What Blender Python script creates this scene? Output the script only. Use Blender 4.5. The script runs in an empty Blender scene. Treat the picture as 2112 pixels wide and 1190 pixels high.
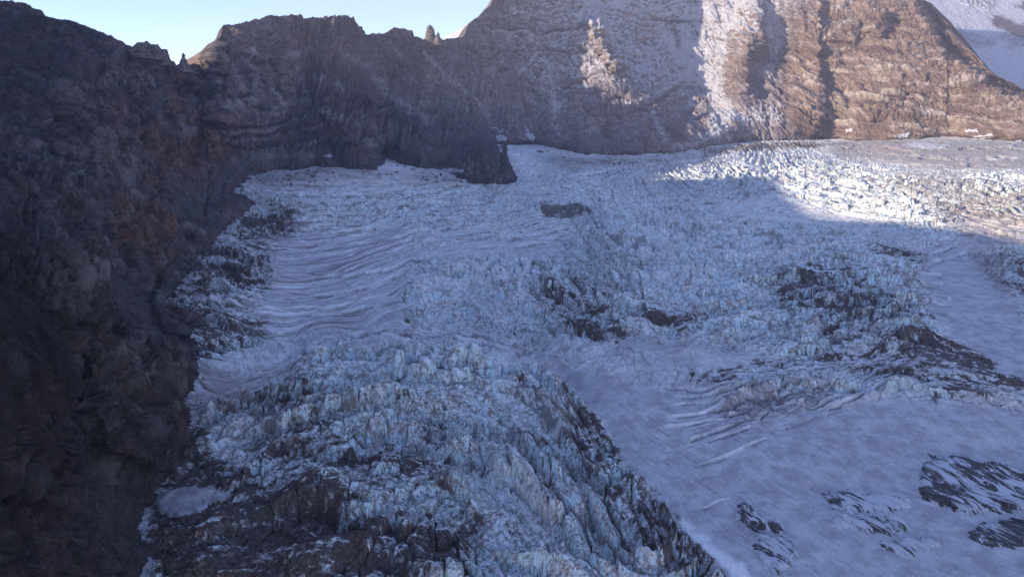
import bpy, bmesh, math, random
import numpy as np
from mathutils import Vector
C = bpy.context
S = C.scene
R = math.radians
rng = np.random.default_rng(7)

# ------------------------------------------------------------------ camera, sky, sun, exposure
PITCH = R(12.0)
TANH = math.tan(R(32.5))
cam_d = bpy.data.cameras.new('camera')
cam_d.sensor_width = 36
cam_d.lens = 18 / TANH
cam_d.clip_start = 1
cam_d.clip_end = 30000
cam = bpy.data.objects.new('camera', cam_d)
S.collection.objects.link(cam)
cam.location = (0, 0, 0)
cam.rotation_euler = (R(90) - PITCH, 0, 0)
S.camera = cam

SUN_DIR = Vector((-1.0, -0.42, 0.262)).normalized()      # towards the sun
SUN_EL = math.asin(SUN_DIR.z)
w = bpy.data.worlds.new('World')
S.world = w
w.use_nodes = True
wn = w.node_tree
bg = wn.nodes['Background']
sky = wn.nodes.new('ShaderNodeTexSky')
sky.sky_type = 'NISHITA'
sky.sun_disc = False
sky.sun_elevation = SUN_EL
sky.sun_rotation = math.atan2(SUN_DIR.x, SUN_DIR.y)
sky.altitude = 3000
sky.air_density = 1.0
sky.dust_density = 0.6
sky.ozone_density = 3.0
tint = wn.nodes.new('ShaderNodeMix'); tint.data_type = 'RGBA'; tint.blend_type = 'MULTIPLY'      # white balance of the camera
tint.inputs[0].default_value = 1; tint.inputs[7].default_value = (1.10, 0.865, 0.89, 1)
wn.links.new(sky.outputs[0], tint.inputs[6]); wn.links.new(tint.outputs[2], bg.inputs[0])
bg.inputs[1].default_value = 0.15

sun_d = bpy.data.lights.new('sun', 'SUN')
sun_d.energy = 3.5
sun_d.angle = R(0.53)
sun_d.color = (1.0, 0.84, 0.66)
sun = bpy.data.objects.new('sun', sun_d)
S.collection.objects.link(sun)
sun.rotation_euler = SUN_DIR.to_track_quat('Z', 'Y').to_euler()

S.view_settings.view_transform = 'Standard'
S.view_settings.look = 'None'
S.view_settings.gamma = 1
S.view_settings.exposure = 1.38
S.cycles.volume_bounces = 1
S.cycles.max_bounces = 6

# ------------------------------------------------------------------ noise in numpy
_perm = rng.permutation(256).astype(np.int32)
_perm = np.concatenate([_perm, _perm, _perm])
_ga = rng.uniform(0, 2 * np.pi, 256)
_g2 = np.stack([np.cos(_ga), np.sin(_ga)], 1).astype(np.float32)
_g3 = rng.normal(size=(256, 3))
_g3 = (_g3 / np.linalg.norm(_g3, axis=1)[:, None] * 1.3).astype(np.float32)
_rnd = rng.random((256, 4)).astype(np.float32)

def _fl(a):
    f = np.floor(a)
    return (f.astype(np.int64) & 255).astype(np.int32), (a - f).astype(np.float32)

def _fade(t):
    return t * t * t * (t * (t * 6 - 15) + 10)

def per2(x, y):
    xi, xf = _fl(x); yi, yf = _fl(y)
    u, v = _fade(xf), _fade(yf)
    def g(ix, iy, fx, fy):
        h = _perm[_perm[(xi + ix) & 255] + ((yi + iy) & 255)]
        gg = _g2[h]
        return gg[..., 0] * fx + gg[..., 1] * fy
    a = g(0, 0, xf, yf); b = g(1, 0, xf - 1, yf)
    c = g(0, 1, xf, yf - 1); d = g(1, 1, xf - 1, yf - 1)
    return ((a + u * (b - a)) * (1 - v) + (c + u * (d - c)) * v) * 1.4

def per3(x, y, z):
    xi, xf = _fl(x); yi, yf = _fl(y); zi, zf = _fl(z)
    u, v, s = _fade(xf), _fade(yf), _fade(zf)
    def g(ix, iy, iz):
        h = _perm[_perm[_perm[(xi + ix) & 255] + ((yi + iy) & 255)] + ((zi + iz) & 255)]
        gg = _g3[h]
        return gg[..., 0] * (xf - ix) + gg[..., 1] * (yf - iy) + gg[..., 2] * (zf - iz)
    r = []
    for iz in (0, 1):
        a = g(0, 0, iz); b = g(1, 0, iz); c = g(0, 1, iz); d = g(1, 1, iz)
        r.append((a + u * (b - a)) * (1 - v) + (c + u * (d - c)) * v)
    return r[0] + s * (r[1] - r[0])

def fbm2(x, y, o=4, gain=0.5, ridge=False):
    s = 0; a = 1; t = 0
    for i in range(o):
        n = per2(x + 17.3 * i, y - 9.1 * i)
        if ridge: n = 1 - 2 * np.abs(n)
        s = s + a * n; t += a; a *= gain
        x = x * 2.03; y = y * 2.03
    return s / t

def fbm3(x, y, z, o=4, gain=0.5, ridge=False):
    s = 0; a = 1; t = 0
    for i in range(o):
        n = per3(x + 17.3 * i, y - 9.1 * i, z + 5.7 * i)
        if ridge: n = 1 - 2 * np.abs(n)
        s = s + a * n; t += a; a *= gain
        x = x * 2.03; y = y * 2.03; z = z * 2.03
    return s / t

def worley(x, y, jit=0.9):
    xi = np.floor(x); yi = np.floor(y)
    xf = (x - xi).astype(np.float32); yf = (y - yi).astype(np.float32)
    xi = xi.astype(np.int64); yi = yi.astype(np.int64)
    f1 = np.full(x.shape, 9, np.float32); f2 = f1.copy()
    r1 = np.zeros(x.shape, np.int32); dx1 = np.zeros(x.shape, np.float32); dy1 = dx1.copy()
    for a in (-1, 0, 1):
        for b in (-1, 0, 1):
            h = _perm[_perm[(xi + a) & 255] + ((yi + b) & 255)]
            dx = a + 0.5 + jit * (_rnd[h, 0] - 0.5) - xf
            dy = b + 0.5 + jit * (_rnd[h, 1] - 0.5) - yf
            d = dx * dx + dy * dy
            m = d < f1
            f2 = np.where(m, f1, np.minimum(f2, d))
            f1 = np.where(m, d, f1)
            r1 = np.where(m, h, r1); dx1 = np.where(m, dx, dx1); dy1 = np.where(m, dy, dy1)
    return np.sqrt(f1), np.sqrt(f2), r1, dx1, dy1

def sst(a, b, x):
    t = np.clip((x - a) / (b - a), 0, 1)
    return t * t * (3 - 2 * t)

# ------------------------------------------------------------------ survey of the place: sight lines (2112 x 1190 sighting plate) and distances
CP, SP = math.cos(PITCH), math.sin(PITCH)
K = TANH / 1056.0
def world(px, py, d):
    X = (px - 1056) * K; Yc = (595 - py) * K
    return np.stack([d * X, d * (CP + SP * Yc), d * (-SP + CP * Yc)], -1)

G0X, G0Y, GS = -4040, -480, 5.0
GW, GH = int((2920 - G0X) / GS) + 1, int((1300 - G0Y) / GS) + 1
gx, gy = np.meshgrid(G0X + GS * np.arange(GW), G0Y + GS * np.arange(GH))

def samp(img, px, py):
    fx = np.clip((px - G0X) / GS, 0, GW - 1.001); fy = np.clip((py - G0Y) / GS, 0, GH - 1.001)
    ix = fx.astype(np.int32); iy = fy.astype(np.int32)
    tx = (fx - ix); ty = (fy - iy)
    return ((img[iy, ix] * (1 - tx) + img[iy, ix + 1] * tx) * (1 - ty)
            + (img[iy + 1, ix] * (1 - tx) + img[iy + 1, ix + 1] * tx) * ty)

def blur(img, r):
    if r <= 0: return img
    s = r / GS
    n = max(1, int(3 * s)); k = np.exp(-0.5 * (np.arange(-n, n + 1) / s) ** 2); k /= k.sum()
    p = np.pad(img, ((n, n), (0, 0)), 'edge')
    img = sum(k[i] * p[i:i + img.shape[0]] for i in range(2 * n + 1))
    p = np.pad(img, ((0, 0), (n, n)), 'edge')
    return sum(k[i] * p[:, i:i + img.shape[1]] for i in range(2 * n + 1))

def inside(poly, x, y):
    r = np.zeros(x.shape, bool)
    n = len(poly)
    for i in range(n):
        x0, y0 = poly[i]; x1, y1 = poly[(i + 1) % n]
        if y0 == y1: continue
        c = ((y0 > y) != (y1 > y)) & (x < (x1 - x0) * (y - y0) / (y1 - y0) + x0)
        r ^= c
    return r

def paint(base, items, soft=8):
    img = np.full(gx.shape, float(base))
    for it in items:
        v, poly = it[0], it[1]
        sft = it[2] if len(it) > 2 else soft
        m = blur(inside(poly, gx, gy).astype(float), sft)
        img = img * (1 - m) + v * m
    return img

def seg_dist(pts, x, y):
    best = np.full(x.shape, 1e9)
    for (x0, y0), (x1, y1) in zip(pts[:-1], pts[1:]):
        L = (x1 - x0) ** 2 + (y1 - y0) ** 2
        t = np.clip(((x - x0) * (x1 - x0) + (y - y0) * (y1 - y0)) / L, 0, 1)
        best = np.minimum(best, np.hypot(x - x0 - t * (x1 - x0), y - y0 - t * (y1 - y0)))
    return best

# glacier distance
_py = np.array([-450, 0, 200, 250, 280, 300, 320, 350, 400, 450, 500, 550, 600, 650, 720, 800, 900, 1000, 1100, 1190, 1300])
_dd = np.array([14000, 7000, 4100, 3250, 2800, 2500, 2270, 2000, 1680, 1430, 1250, 1110, 995, 905, 815, 735, 670, 615, 565, 525, 480])
from_py = np.linspace(-450, 1300, 700)
_ld = np.interp(from_py, _py, np.log(_dd))
_k = np.hanning(41); _k /= _k.sum()
_ld = np.convolve(np.pad(_ld, 20, 'reflect', reflect_type='odd'), _k, 'valid')
def ldbase(py): return np.interp(py, from_py, _ld)

def crest(pts, delta, wdt, decay, x, y):
    xs, ys = zip(*pts)
    c = np.interp(x, xs, ys)
    win = sst(xs[0], xs[0] + 0.25 * (xs[-1] - xs[0]), x) * (1 - sst(xs[-1] - 0.25 * (xs[-1] - xs[0]), xs[-1], x))
    t = c - y
    return delta * win * (1 / (1 + np.exp(-t / wdt))) * np.exp(-np.maximum(t, 0) / decay) 

C1 = [(380, 880), (550, 775), (650, 728), (800, 700), (950, 706), (1050, 732), (1150, 785), (1230, 860), (1300, 930)]
C2 = [(790, 640), (850, 570), (930, 535), (1050, 532), (1150, 560), (1290, 640)]
C3 = [(1120, 520), (1200, 446), (1300, 434), (1400, 440), (1550, 468), (1700, 474), (1800, 495), (1930, 600)]
C4 = [(1250, 380), (1400, 330), (1550, 312), (1650, 318), (1800, 335), (1950, 370)]
C5 = [(700, 560), (850, 440), (1000, 410), (1150, 395), (1300, 400)]
C6 = [(600, 1010), (750, 960), (900, 910), (1050, 940), (1200, 1020), (1330, 1130)]
def ldg(x, y):
    l = ldbase(y)
    l = l + crest(C1, 0.16, 6, 120, x, y) + crest(C2, 0.06, 6, 70, x, y) + crest(C3, 0.07, 5, 60, x, y)
    l = l - 0.14 * sst(1050, 600, x) * sst(500, 370, y)
    l = l - 0.13 * sst(1500, 2250, x) * sst(560, 330, y)
    l = l + crest(C4, 0.04, 4, 40, x, y) + crest(C5, 0.03, 6, 40, x, y) + crest(C6, 0.05, 6, 60, x, y)
    return l
LDG = blur(ldg(gx.astype(float), gy.astype(float)), 6)

# the line where rock and ice meet
B = [(270, 1320), (300, 1190), (322, 1110), (300, 1062), (322, 1010), (348, 955), (366, 895), (362, 835), (384, 785), (394, 742), (384, 690),
     (346, 640), (338, 603), (368, 572), (402, 545), (440, 500), (485, 455), (520, 420), (494, 388), (500, 366), (580, 352), (625, 350), (655, 340), (675, 348),
 (700, 344), (740, 352), (772, 344), (785, 328), (799, 326), (830, 338), (870, 350), (905, 350), (960, 368), (1010, 379), (1042, 378), (1054, 370), (1034, 344), (1008, 316), (1022, 299),
     (1110, 300), (1200, 318), (1300, 322), (1400, 315), (1480, 300), (1560, 291), (1640, 290), (1720, 287), (1760, 292), (1850, 290),
     (1950, 284), (2050, 290), (2112, 296), (2430, 310), (2925, 320)]
GPOLY = B + [(2925, 1320)]
_sd = seg_dist(B, gx.astype(float), gy.astype(float))
SD = np.where(inside(GPOLY, gx, gy), _sd, -_sd)

def rbf_fit(pts, vals, smooth=1e-4):
    pts = np.asarray(pts, float) / 500; n = len(pts)
    r = np.hypot(pts[:, None, 0] - pts[None, :, 0], pts[:, None, 1] - pts[None, :, 1])
    A = np.zeros((n + 3, n + 3))
    A[:n, :n] = r + np.eye(n) * smooth
    A[:n, n] = 1; A[:n, n + 1:] = pts; A[n, :n] = 1; A[n + 1:, :n] = pts.T
    c = np.linalg.solve(A, np.concatenate([vals, [0, 0, 0]]))
    def f(x, y):
        x = x / 500; y = y / 500
        o = c[n] + c[n + 1] * x + c[n + 2] * y
        for i in range(n): o = o + c[i] * np.hypot(x - pts[i, 0], y - pts[i, 1])
        return o
    return f

WALLPTS = [
 (-4000, -900, 300), (-4000, 0, 230), (-4000, 900, 150),
 (-2600, -400, 430), (-2600, 100, 330), (-2600, 700, 220), (-2600, 1190, 150), (-1800, -350, 640), (-1800, 100, 470), (-1800, 600, 280), (-1800, 1190, 180),
 (-900, -300, 1000), (-900, 100, 700), (-900, 600, 330), (-900, 1190, 200), (-400, -150, 1150), (-400, 200, 800), (-400, 600, 400), (-400, 1190, 230),
 (0, 1190, 310), (0, 1050, 340), (0, 900, 370), (0, 720, 420), (0, 600, 470), (90, 620, 520), (110, 800, 460), (0, 540, 600), (0, 300, 880), (0, 150, 1080), (0, 10, 1280), (100, 40, 1320),
 (150, 1190, 410), (150, 1000, 460), (150, 850, 520), (180, 700, 600), (190, 560, 720), (200, 400, 900), (215, 500, 830), (200, 280, 1060), (240, 90, 1360), (120, 250, 1000),
 (290, 960, 580), (300, 800, 640), (300, 690, 740), (260, 560, 850), (330, 560, 980), (350, 450, 1120), (420, 420, 1330), (340, 300, 1320), (360, 150, 1540), (440, 110, 1620), (480, 240, 1620),
 (450, 350, 1480), (600, 40, 2050), (740, 60, 2280), (600, 200, 1930), (620, 300, 1830), (680, 290, 1900), (800, 200, 2220), (760, 280, 2000),
 (850, 80, 2500), (930, 88, 2620), (960, 75, 2680), (1030, 0, 2800), (1100, -200, 3000), (900, 250, 2320), (930, 330, 2080), (1000, 150, 2760), (1000, 260, 2580), (1010, 330, 2050),
 (1100, 60, 2980), (1150, 200, 2830), (1250, 280, 2600), (1225, 60, 2980), (1270, 140, 2830), (1330, 100, 3150), (1400, 60, 3300), (1400, 150, 3100), (1400, 250, 2800), (1480, 220, 2900),
 (1490, 100, 3150), (1545, 100, 2960), (1530, 200, 2800), (1590, 130, 3080), (1620, 60, 3180), (1655, 60, 3020), (1660, 230, 2700), (1730, 150, 2860), (1800, 100, 2860), (1800, 230, 2570), (1900, 0, 2980),
 (1935, 70, 2860), (2000, 200, 2520), (2112, 205, 2490), (2112, 260, 2340), (2300, 290, 2250), (2400, 100, 2800), (2850, 290, 2150), (2850, 0, 2900), (1300, -300, 3700), (1700, -300, 3600), (2000, -200, 3400), (2300, -200, 3500)]
pts = [(a, b) for a, b, c in WALLPTS]; vals = [math.log(c) for a, b, c in WALLPTS]
bl = []
for (x0, y0), (x1, y1) in zip(B[:-1], B[1:]):
    L = math.hypot(x1 - x0, y1 - y0); n = max(1, int(L / 22))
    for i in range(n):
        t = i / n; bl.append((x0 + t * (x1 - x0), y0 + t * (y1 - y0), (y1 - y0) / L, -(x1 - x0) / L))
for i, (x, y, nx, ny) in enumerate(bl):
    l0 = float(samp(LDG, np.array([x]), np.array([y]))[0])
    pts.append((x, y)); vals.append(l0)
    for off, dl in ((-26, 0), (34, 0)):
        for sgn in (1, -1):
            qx, qy = x + sgn * nx * abs(off), y + sgn * ny * abs(off)
            s = float(samp(SD, np.array([qx]), np.array([qy]))[0])
            if off < 0 and s < -19:
                pts.append((qx, qy)); vals.append(l0 + 0.012 - 0.05 * abs(nx))
            if off > 0 and s > 26:
                lq = float(samp(LDG, np.array([qx]), np.array([qy]))[0])
                pts.append((qx, qy)); vals.append(max(lq, l0) + 0.10)
wf = rbf_fit(pts, np.array(vals))
LDW = wf(gx.astype(float), gy.astype(float))
LDW = blur(LDW, 5)
# buttresses, pillars and recesses of the walls (log distance steps)
RELIEF = [
 (-0.13, [(-300, 560), (20, 560), (45, 585), (60, 600), (105, 650), (118, 730), (112, 800), (125, 900), (60, 1000), (-300, 1000)], 4),
 (-0.10, [(-200, 330), (60, 360), (120, 390), (190, 400), (205, 470), (208, 560), (200, 620), (180, 650), (60, 640), (-200, 600)], 4),
 (-0.05, [(130, 150), (240, 110), (245, 200), (215, 330), (120, 330)], 7),
 (-0.05, [(340, 560), (385, 600), (395, 700), (340, 690), (310, 620)], 6),
 (-0.05, [(190, 720), (250, 690), (340, 720), (372, 800), (366, 900), (330, 960), (230, 940), (170, 850)], 6),
 (-0.04, [(450, 60), (560, 45), (600, 120), (560, 240), (500, 330), (450, 260), (430, 140)], 12),
 (0.05, [(330, 160), (400, 170), (430, 260), (400, 380), (340, 330)], 12),
 (-0.03, [(640, 60), (730, 50), (760, 150), (820, 300), (740, 320), (660, 220)], 12),
 (0.02, [(780, 110), (860, 130), (930, 260), (860, 290), (790, 200)], 10),
 (-0.012, [(965, 300), (1000, 304), (1036, 335), (1050, 366), (1010, 374), (970, 362)], 9),
 (-0.022, [(1212, 40), (1240, 42), (1292, 140), (1270, 150), (1245, 120), (1222, 90)], 3),
 (-0.018, [(1530, -20), (1570, -20), (1572, 90), (1545, 130), (1550, 190), (1500, 195), (1515, 60)], 4),
 (-0.02, [(1640, -100), (1700, -100), (1700, 100), (1690, 280), (1632, 270), (1628, 110)], 4),
 (0.05, [(1905, -10), (1955, 62), (1955, 84), (2000, 108), (2045, 150), (2120, 186), (2300, 240), (2300, 262), (2120, 207), (2062, 196), (2035, 172), (1990, 138), (1948, 115), (1932, 84), (1918, 50), (1895, 10)], 3),
 (-0.012, [(1790, 20), (1830, 30), (1820, 80), (1780, 60)], 4), (0.012, [(1830, 30), (1870, 40), (1850, 80), (1825, 75)], 4),
 (-0.012, [(1700, 60), (1760, 50), (1770, 90), (1700, 90)], 4),
]
for _v, _p, _s in RELIEF:
    LDW = LDW + _v * blur(inside(_p, gx, gy).astype(float), _s)

SKYLINE = [(-4000, -1200), (-2600, -800), (-1800, -430), (-900, -300), (-700, -260), (-500, -200), (-300, -130), (-150, -50), (0, 4), (60, 10), (85, 24), (98, 36), (150, 42), (168, 52), (185, 58), (200, 68), (232, 76), (242, 84), (245, 96),  # unseen crest left of the frame, raised to cast the glacier's shadow
 (262, 96), (282, 104), (288, 92), (298, 88), (312, 96), (324, 94), (334, 104), (342, 104), (349, 120), (352, 133), (365, 134), (372, 132), (395, 134), (412, 137), (424, 130), (428, 100), (440, 88), (455, 76), (460, 58), (478, 54), (488, 54), (548, 36),
 (620, 32), (628, 42), (640, 38), (700, 33), (728, 38), (734, 52), (748, 60), (754, 72), (790, 70), (800, 66), (812, 58), (832, 60), (848, 66), (852, 76), (880, 82), (905, 84), (920, 82), (936, 80), (958, 76), (964, 50), (985, 36), (1000, 20), (1012, 12), (1016, 0),
 (1040, -40), (1100, -110), (1200, -170), (1400, -230), (1600, -200), (1750, -120), (1850, -50), (1890, -10), (1908, 2), (1925, 24), (1940, 44), (1953, 62), (1955, 84), (1975, 90), (1993, 106), (2004, 118), (2040, 148), (2062, 158), (2082, 170), (2112, 184), (2200, 220), (2420, 255), (2950, 290)]
sk_x = np.array([p[0] for p in SKYLINE], float); sk_y = np.array([p[1] for p in SKYLINE], float)

# ------------------------------------------------------------------ mesh helper
def set_props(o, label=None, cat=None, group=None, kind=None):
    if label: o['label'] = label
    if cat: o['category'] = cat
    if group: o['group'] = group
    if kind: o['kind'] = kind

def grid_mesh(name, Pos, keep, attrs, mat, smooth=True):
    nr, nc = keep.shape
    idx = np.full(keep.shape, -1, np.int64)
    idx[keep] = np.arange(keep.sum())
    q = np.stack([idx[:-1, :-1], idx[1:, :-1], idx[1:, 1:], idx[:-1, 1:]], -1).reshape(-1, 4)
    q = q[(q >= 0).all(1)]
    v = Pos[keep].astype(np.float32)
    me = bpy.data.meshes.new(name)
    me.vertices.add(len(v)); me.vertices.foreach_set('co', v.ravel())
    me.loops.add(q.size); me.loops.foreach_set('vertex_index', q.ravel().astype(np.int32))
    me.polygons.add(len(q))
    me.polygons.foreach_set('loop_start', np.arange(0, q.size, 4, dtype=np.int32))
    me.polygons.foreach_set('loop_total', np.full(len(q), 4, np.int32))
    me.update(calc_edges=True)
    me.polygons.foreach_set('use_smooth', np.full(len(q), smooth, bool))
    for k, arr in attrs.items():
        a = me.attributes.new(k, 'FLOAT', 'POINT')
        a.data.foreach_set('value', arr[keep].astype(np.float32).ravel())
    me.materials.append(mat)
    o = bpy.data.objects.new(name, me)
    S.collection.objects.link(o)
    return o

# ------------------------------------------------------------------ node helper
class NT:
    def __init__(self, name):
        self.m = bpy.data.materials.new(name); self.m.use_nodes = True
        self.t = self.m.node_tree
        self.b = self.t.nodes['Principled BSDF']
        self.out = self.t.nodes['Material Output']
        self.geo = self.t.nodes.new('ShaderNodeNewGeometry')
    def link(self, a, b): self.t.links.new(a, b)
    def put(self, sock, v):
        if hasattr(v, 'is_linked') or isinstance(v, bpy.types.NodeSocket): self.link(v, sock)
        else: sock.default_value = v
    def attr(self, n):
        a = self.t.nodes.new('ShaderNodeAttribute'); a.attribute_name = n; return a.outputs['Fac']
    def math(self, op, a, b=0.0, c=None, clamp=False):
        n = self.t.nodes.new('ShaderNodeMath'); n.operation = op; n.use_clamp = clamp
        self.put(n.inputs[0], a); self.put(n.inputs[1], b)
        if c is not None: self.put(n.inputs[2], c)
        return n.outputs[0]
    def pos(self, sc=(1, 1, 1), rot=(0, 0, 0)):
        n = self.t.nodes.new('ShaderNodeMapping'); self.link(self.geo.outputs['Position'], n.inputs[0])
        n.inputs['Scale'].default_value = sc; n.inputs['Rotation'].default_value = rot
        return n.outputs[0]
    def noise(self, vec, scale, detail=6, rough=0.55, dist=0.0, kind='FBM'):
        n = self.t.nodes.new('ShaderNodeTexNoise'); n.noise_type = kind
        self.put(n.inputs['Vector'], vec); n.inputs['Scale'].default_value = scale
        n.inputs['Detail'].default_value = detail; n.inputs['Roughness'].default_value = rough
        n.inputs['Distortion'].default_value = dist
        return n.outputs['Fac']
    def vor(self, vec, scale, feat='DISTANCE_TO_EDGE', rnd=1.0):
        n = self.t.nodes.new('ShaderNodeTexVoronoi'); n.feature = feat
        self.put(n.inputs['Vector'], vec); n.inputs['Scale'].default_value = scale
        n.inputs['Randomness'].default_value = rnd
        return n.outputs['Distance']
    def ramp(self, f, a, b, lo=0.0, hi=1.0, smooth=True):
        n = self.t.nodes.new('ShaderNodeMapRange'); n.interpolation_type = 'SMOOTHSTEP' if smooth else 'LINEAR'
        self.put(n.inputs[0], f)
        for i, v in enumerate((a, b, lo, hi)): self.put(n.inputs[i + 1], v)
        return n.outputs[0]
    def mix(self, f, a, b, mode='MIX'):
        n = self.t.nodes.new('ShaderNodeMix'); n.data_type = 'RGBA'; n.blend_type = mode
        self.put(n.inputs[0], f)
        for s, v in ((n.inputs[6], a), (n.inputs[7], b)):
            if isinstance(v, tuple): s.default_value = (*v, 1)
            else: self.link(v, s)
        return n.outputs[2]
    def vadd(self, a, b, k):
        s = self.t.nodes.new('ShaderNodeVectorMath'); s.operation = 'SCALE'; self.link(b, s.inputs[0]); s.inputs['Scale'].default_value = k
        n = self.t.nodes.new('ShaderNodeVectorMath'); n.operation = 'ADD'; self.link(a, n.inputs[0]); self.link(s.outputs[0], n.inputs[1])
        return n.outputs[0]
    def bump(self, h, dist, strength=1.0, nrm=None):
        n = self.t.nodes.new('ShaderNodeBump'); self.put(n.inputs['Height'], h)
        n.inputs['Distance'].default_value = dist; n.inputs['Strength'].default_value = strength
        if nrm is not None: self.link(nrm, n.inputs['Normal'])
        return n.outputs[0]
    def nz(self):
        n = self.t.nodes.new('ShaderNodeSeparateXYZ'); self.link(self.geo.outputs['Normal'], n.inputs[0]); return n.outputs[2]
    def done(self, col, rough=0.9, nrm=None, spec=0.2):
        self.put(self.b.inputs['Base Color'], col)
        self.put(self.b.inputs['Roughness'], rough)
        self.b.inputs['Specular IOR Level'].default_value = spec
        if nrm is not None: self.link(nrm, self.b.inputs['Normal'])
        return self.m

# ------------------------------------------------------------------ materials
def ice_material():
    n = NT('glacier_ice')
    deb, clean, crev, rough, strp, tan = [n.attr(k) for k in ('debris', 'clean', 'crevasse', 'rough', 'stripe', 'tan')]
    p = n.geo.outputs['Position']
    nz = n.nz()
    steep = n.ramp(nz, 0.86, 0.45)
    big = n.noise(p, 1 / 45, 7, 0.6)
    mid = n.noise(p, 1 / 9, 6, 0.62, 0.6)
    fine = n.noise(p, 1 / 2.4, 5, 0.6)
    # runs of dirt down the ice faces: hardly varying with height
    streak = n.noise(n.pos((1, 1, 0.13)), 1 / 1.6, 6, 0.7, 0.8)
    wn_ = n.t.nodes.new('ShaderNodeTexNoise'); n.link(p, wn_.inputs['Vector']); wn_.inputs['Scale'].default_value = 1 / 5; wn_.inputs['Detail'].default_value = 4
    wv = n.vadd(n.pos((1, 1, 0.45)), wn_.outputs['Color'], 6.0)
    crack = n.vor(wv, 1 / 7.0)
    crack2 = n.vor(wv, 1 / 3.0)
    ice = n.mix(n.ramp(big, 0.35, 0.65), (0.78, 0.90, 0.93), (0.93, 0.96, 0.96))
    ice = n.mix(n.math('MULTIPLY', n.ramp(mid, 0.5, 0.75), 0.8), ice, (0.96, 0.96, 0.95))
    ice = n.mix(n.math('MULTIPLY', steep, n.ramp(mid, 0.6, 0.35, 0, 0.6)), ice, (0.50, 0.82, 0.92))
    firn = n.mix(n.ramp(mid, 0.3, 0.7), (0.40, 0.38, 0.40), (0.78, 0.80, 0.82))
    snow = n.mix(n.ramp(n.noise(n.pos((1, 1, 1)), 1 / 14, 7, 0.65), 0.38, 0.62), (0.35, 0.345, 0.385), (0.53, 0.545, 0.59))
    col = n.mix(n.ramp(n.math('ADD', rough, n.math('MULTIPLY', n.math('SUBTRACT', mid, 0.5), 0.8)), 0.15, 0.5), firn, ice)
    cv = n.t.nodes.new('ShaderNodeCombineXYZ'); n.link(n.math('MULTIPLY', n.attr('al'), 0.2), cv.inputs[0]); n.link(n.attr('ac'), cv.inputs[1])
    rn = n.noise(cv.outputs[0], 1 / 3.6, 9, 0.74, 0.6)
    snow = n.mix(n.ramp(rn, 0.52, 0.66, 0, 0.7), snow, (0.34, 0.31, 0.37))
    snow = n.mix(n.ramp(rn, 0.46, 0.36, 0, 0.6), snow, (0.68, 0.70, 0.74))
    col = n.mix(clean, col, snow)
    spk = n.noise(n.pos((1, 1, 1)), 1 / 1.8, 5, 0.75)
    col = n.mix(n.math('MULTIPLY', n.ramp(spk, 0.56, 0.72), n.ramp(big, 0.35, 0.6, 0.15, 0.7)), col, (0.22, 0.18, 0.19))
    col = n.mix(n.math('MULTIPLY', n.ramp(strp, 0.35, 0.75), n.ramp(mid, 0.25, 0.55, 0.35, 0.9)), col, (0.86, 0.86, 0.88))
    col = n.mix(n.math('MULTIPLY', n.ramp(n.attr('line'), 0.35, 0.75), n.ramp(mid, 0.3, 0.55, 0.3, 0.85)), col, (0.20, 0.17, 0.18))
    col = n.mix(n.math('MULTIPLY', n.attr('white'), n.ramp(mid, 0.25, 0.5, 0.5, 0.95)), col, (0.86, 0.89, 0.91))
    tanc = n.mix(n.ramp(fine, 0.4, 0.6), (0.17, 0.14, 0.12), (0.30, 0.255, 0.225))
    col = n.mix(n.math('MULTIPLY', tan, n.ramp(mid, 0.3, 0.6, 0.5, 1)), col, tanc)
    dirt = n.mix(n.ramp(fine, 0.35, 0.65), (0.045, 0.036, 0.034), (0.13, 0.10, 0.09))
    dirt = n.mix(n.ramp(deb, 0.6, 0.25), dirt, n.mix(n.ramp(fine, 0.35, 0.65), (0.09, 0.07, 0.07), (0.24, 0.19, 0.17)))
    # dirt in patches where the debris field is high
    pat = n.noise(n.pos((1, 1, 0.5)), 1 / 7, 9, 0.72, 0.4)
    dm = n.ramp(n.math('ADD', deb, n.math('MULTIPLY', n.math('SUBTRACT', pat, 0.5), 2.2)), 0.50, 0.80)
    st = n.math('MULTIPLY', n.math('MULTIPLY', n.ramp(streak, 0.535, 0.60), n.ramp(nz, 0.97, 0.7)), n.ramp(rough, 0.1, 0.6))
    st = n.math('MULTIPLY', st, 0.8)
    wide = n.noise(n.pos((1, 1, 0.16)), 1 / 6, 7, 0.7, 0.6)
    col = n.mix(n.math('MULTIPLY', n.math('MULTIPLY', n.ramp(wide, 0.52, 0.66, 0, 0.5), n.ramp(nz, 0.95, 0.6)), n.ramp(rough, 0.1, 0.6)), col, (0.50, 0.42, 0.36))
    crack3 = n.vor(n.vadd(n.pos((1, 1, 0.5)), wn_.outputs['Color'], 14.0), 1 / 17)
    g2 = n.noise(n.pos((0.75, 1.2, 0.5)), 1 / 10, 9, 0.74, 0.5)
    g3 = n.noise(n.pos((1, 1, 1)), 1 / 110, 5, 0.6)
    cr3 = n.math('MULTIPLY', n.math('MAXIMUM', n.math('MULTIPLY', n.ramp(crack3, 0.075, 0.02), n.ramp(mid, 0.45, 0.56)), n.math('MULTIPLY', n.ramp(g2, 0.535, 0.60), n.ramp(g3, 0.42, 0.58, 0.25, 1))), n.ramp(rough, 0.15, 0.55, 0, 0.85))
    cr = n.math('MULTIPLY', n.math('MAXIMUM', n.ramp(crack, 0.09, 0.02), n.math('MULTIPLY', n.ramp(crack2, 0.07, 0.02), n.ramp(big, 0.48, 0.62))), n.math('MULTIPLY', n.ramp(mid, 0.42, 0.54), n.ramp(rough, 0.2, 0.6)))
    f = n.math('MAXIMUM', n.math('MAXIMUM', dm, st), n.math('MAXIMUM', n.math('MULTIPLY', cr, 0.8), n.math('MULTIPLY', crev, n.ramp(pat, 0.3, 0.5, 0.15, 0.8))))
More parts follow.
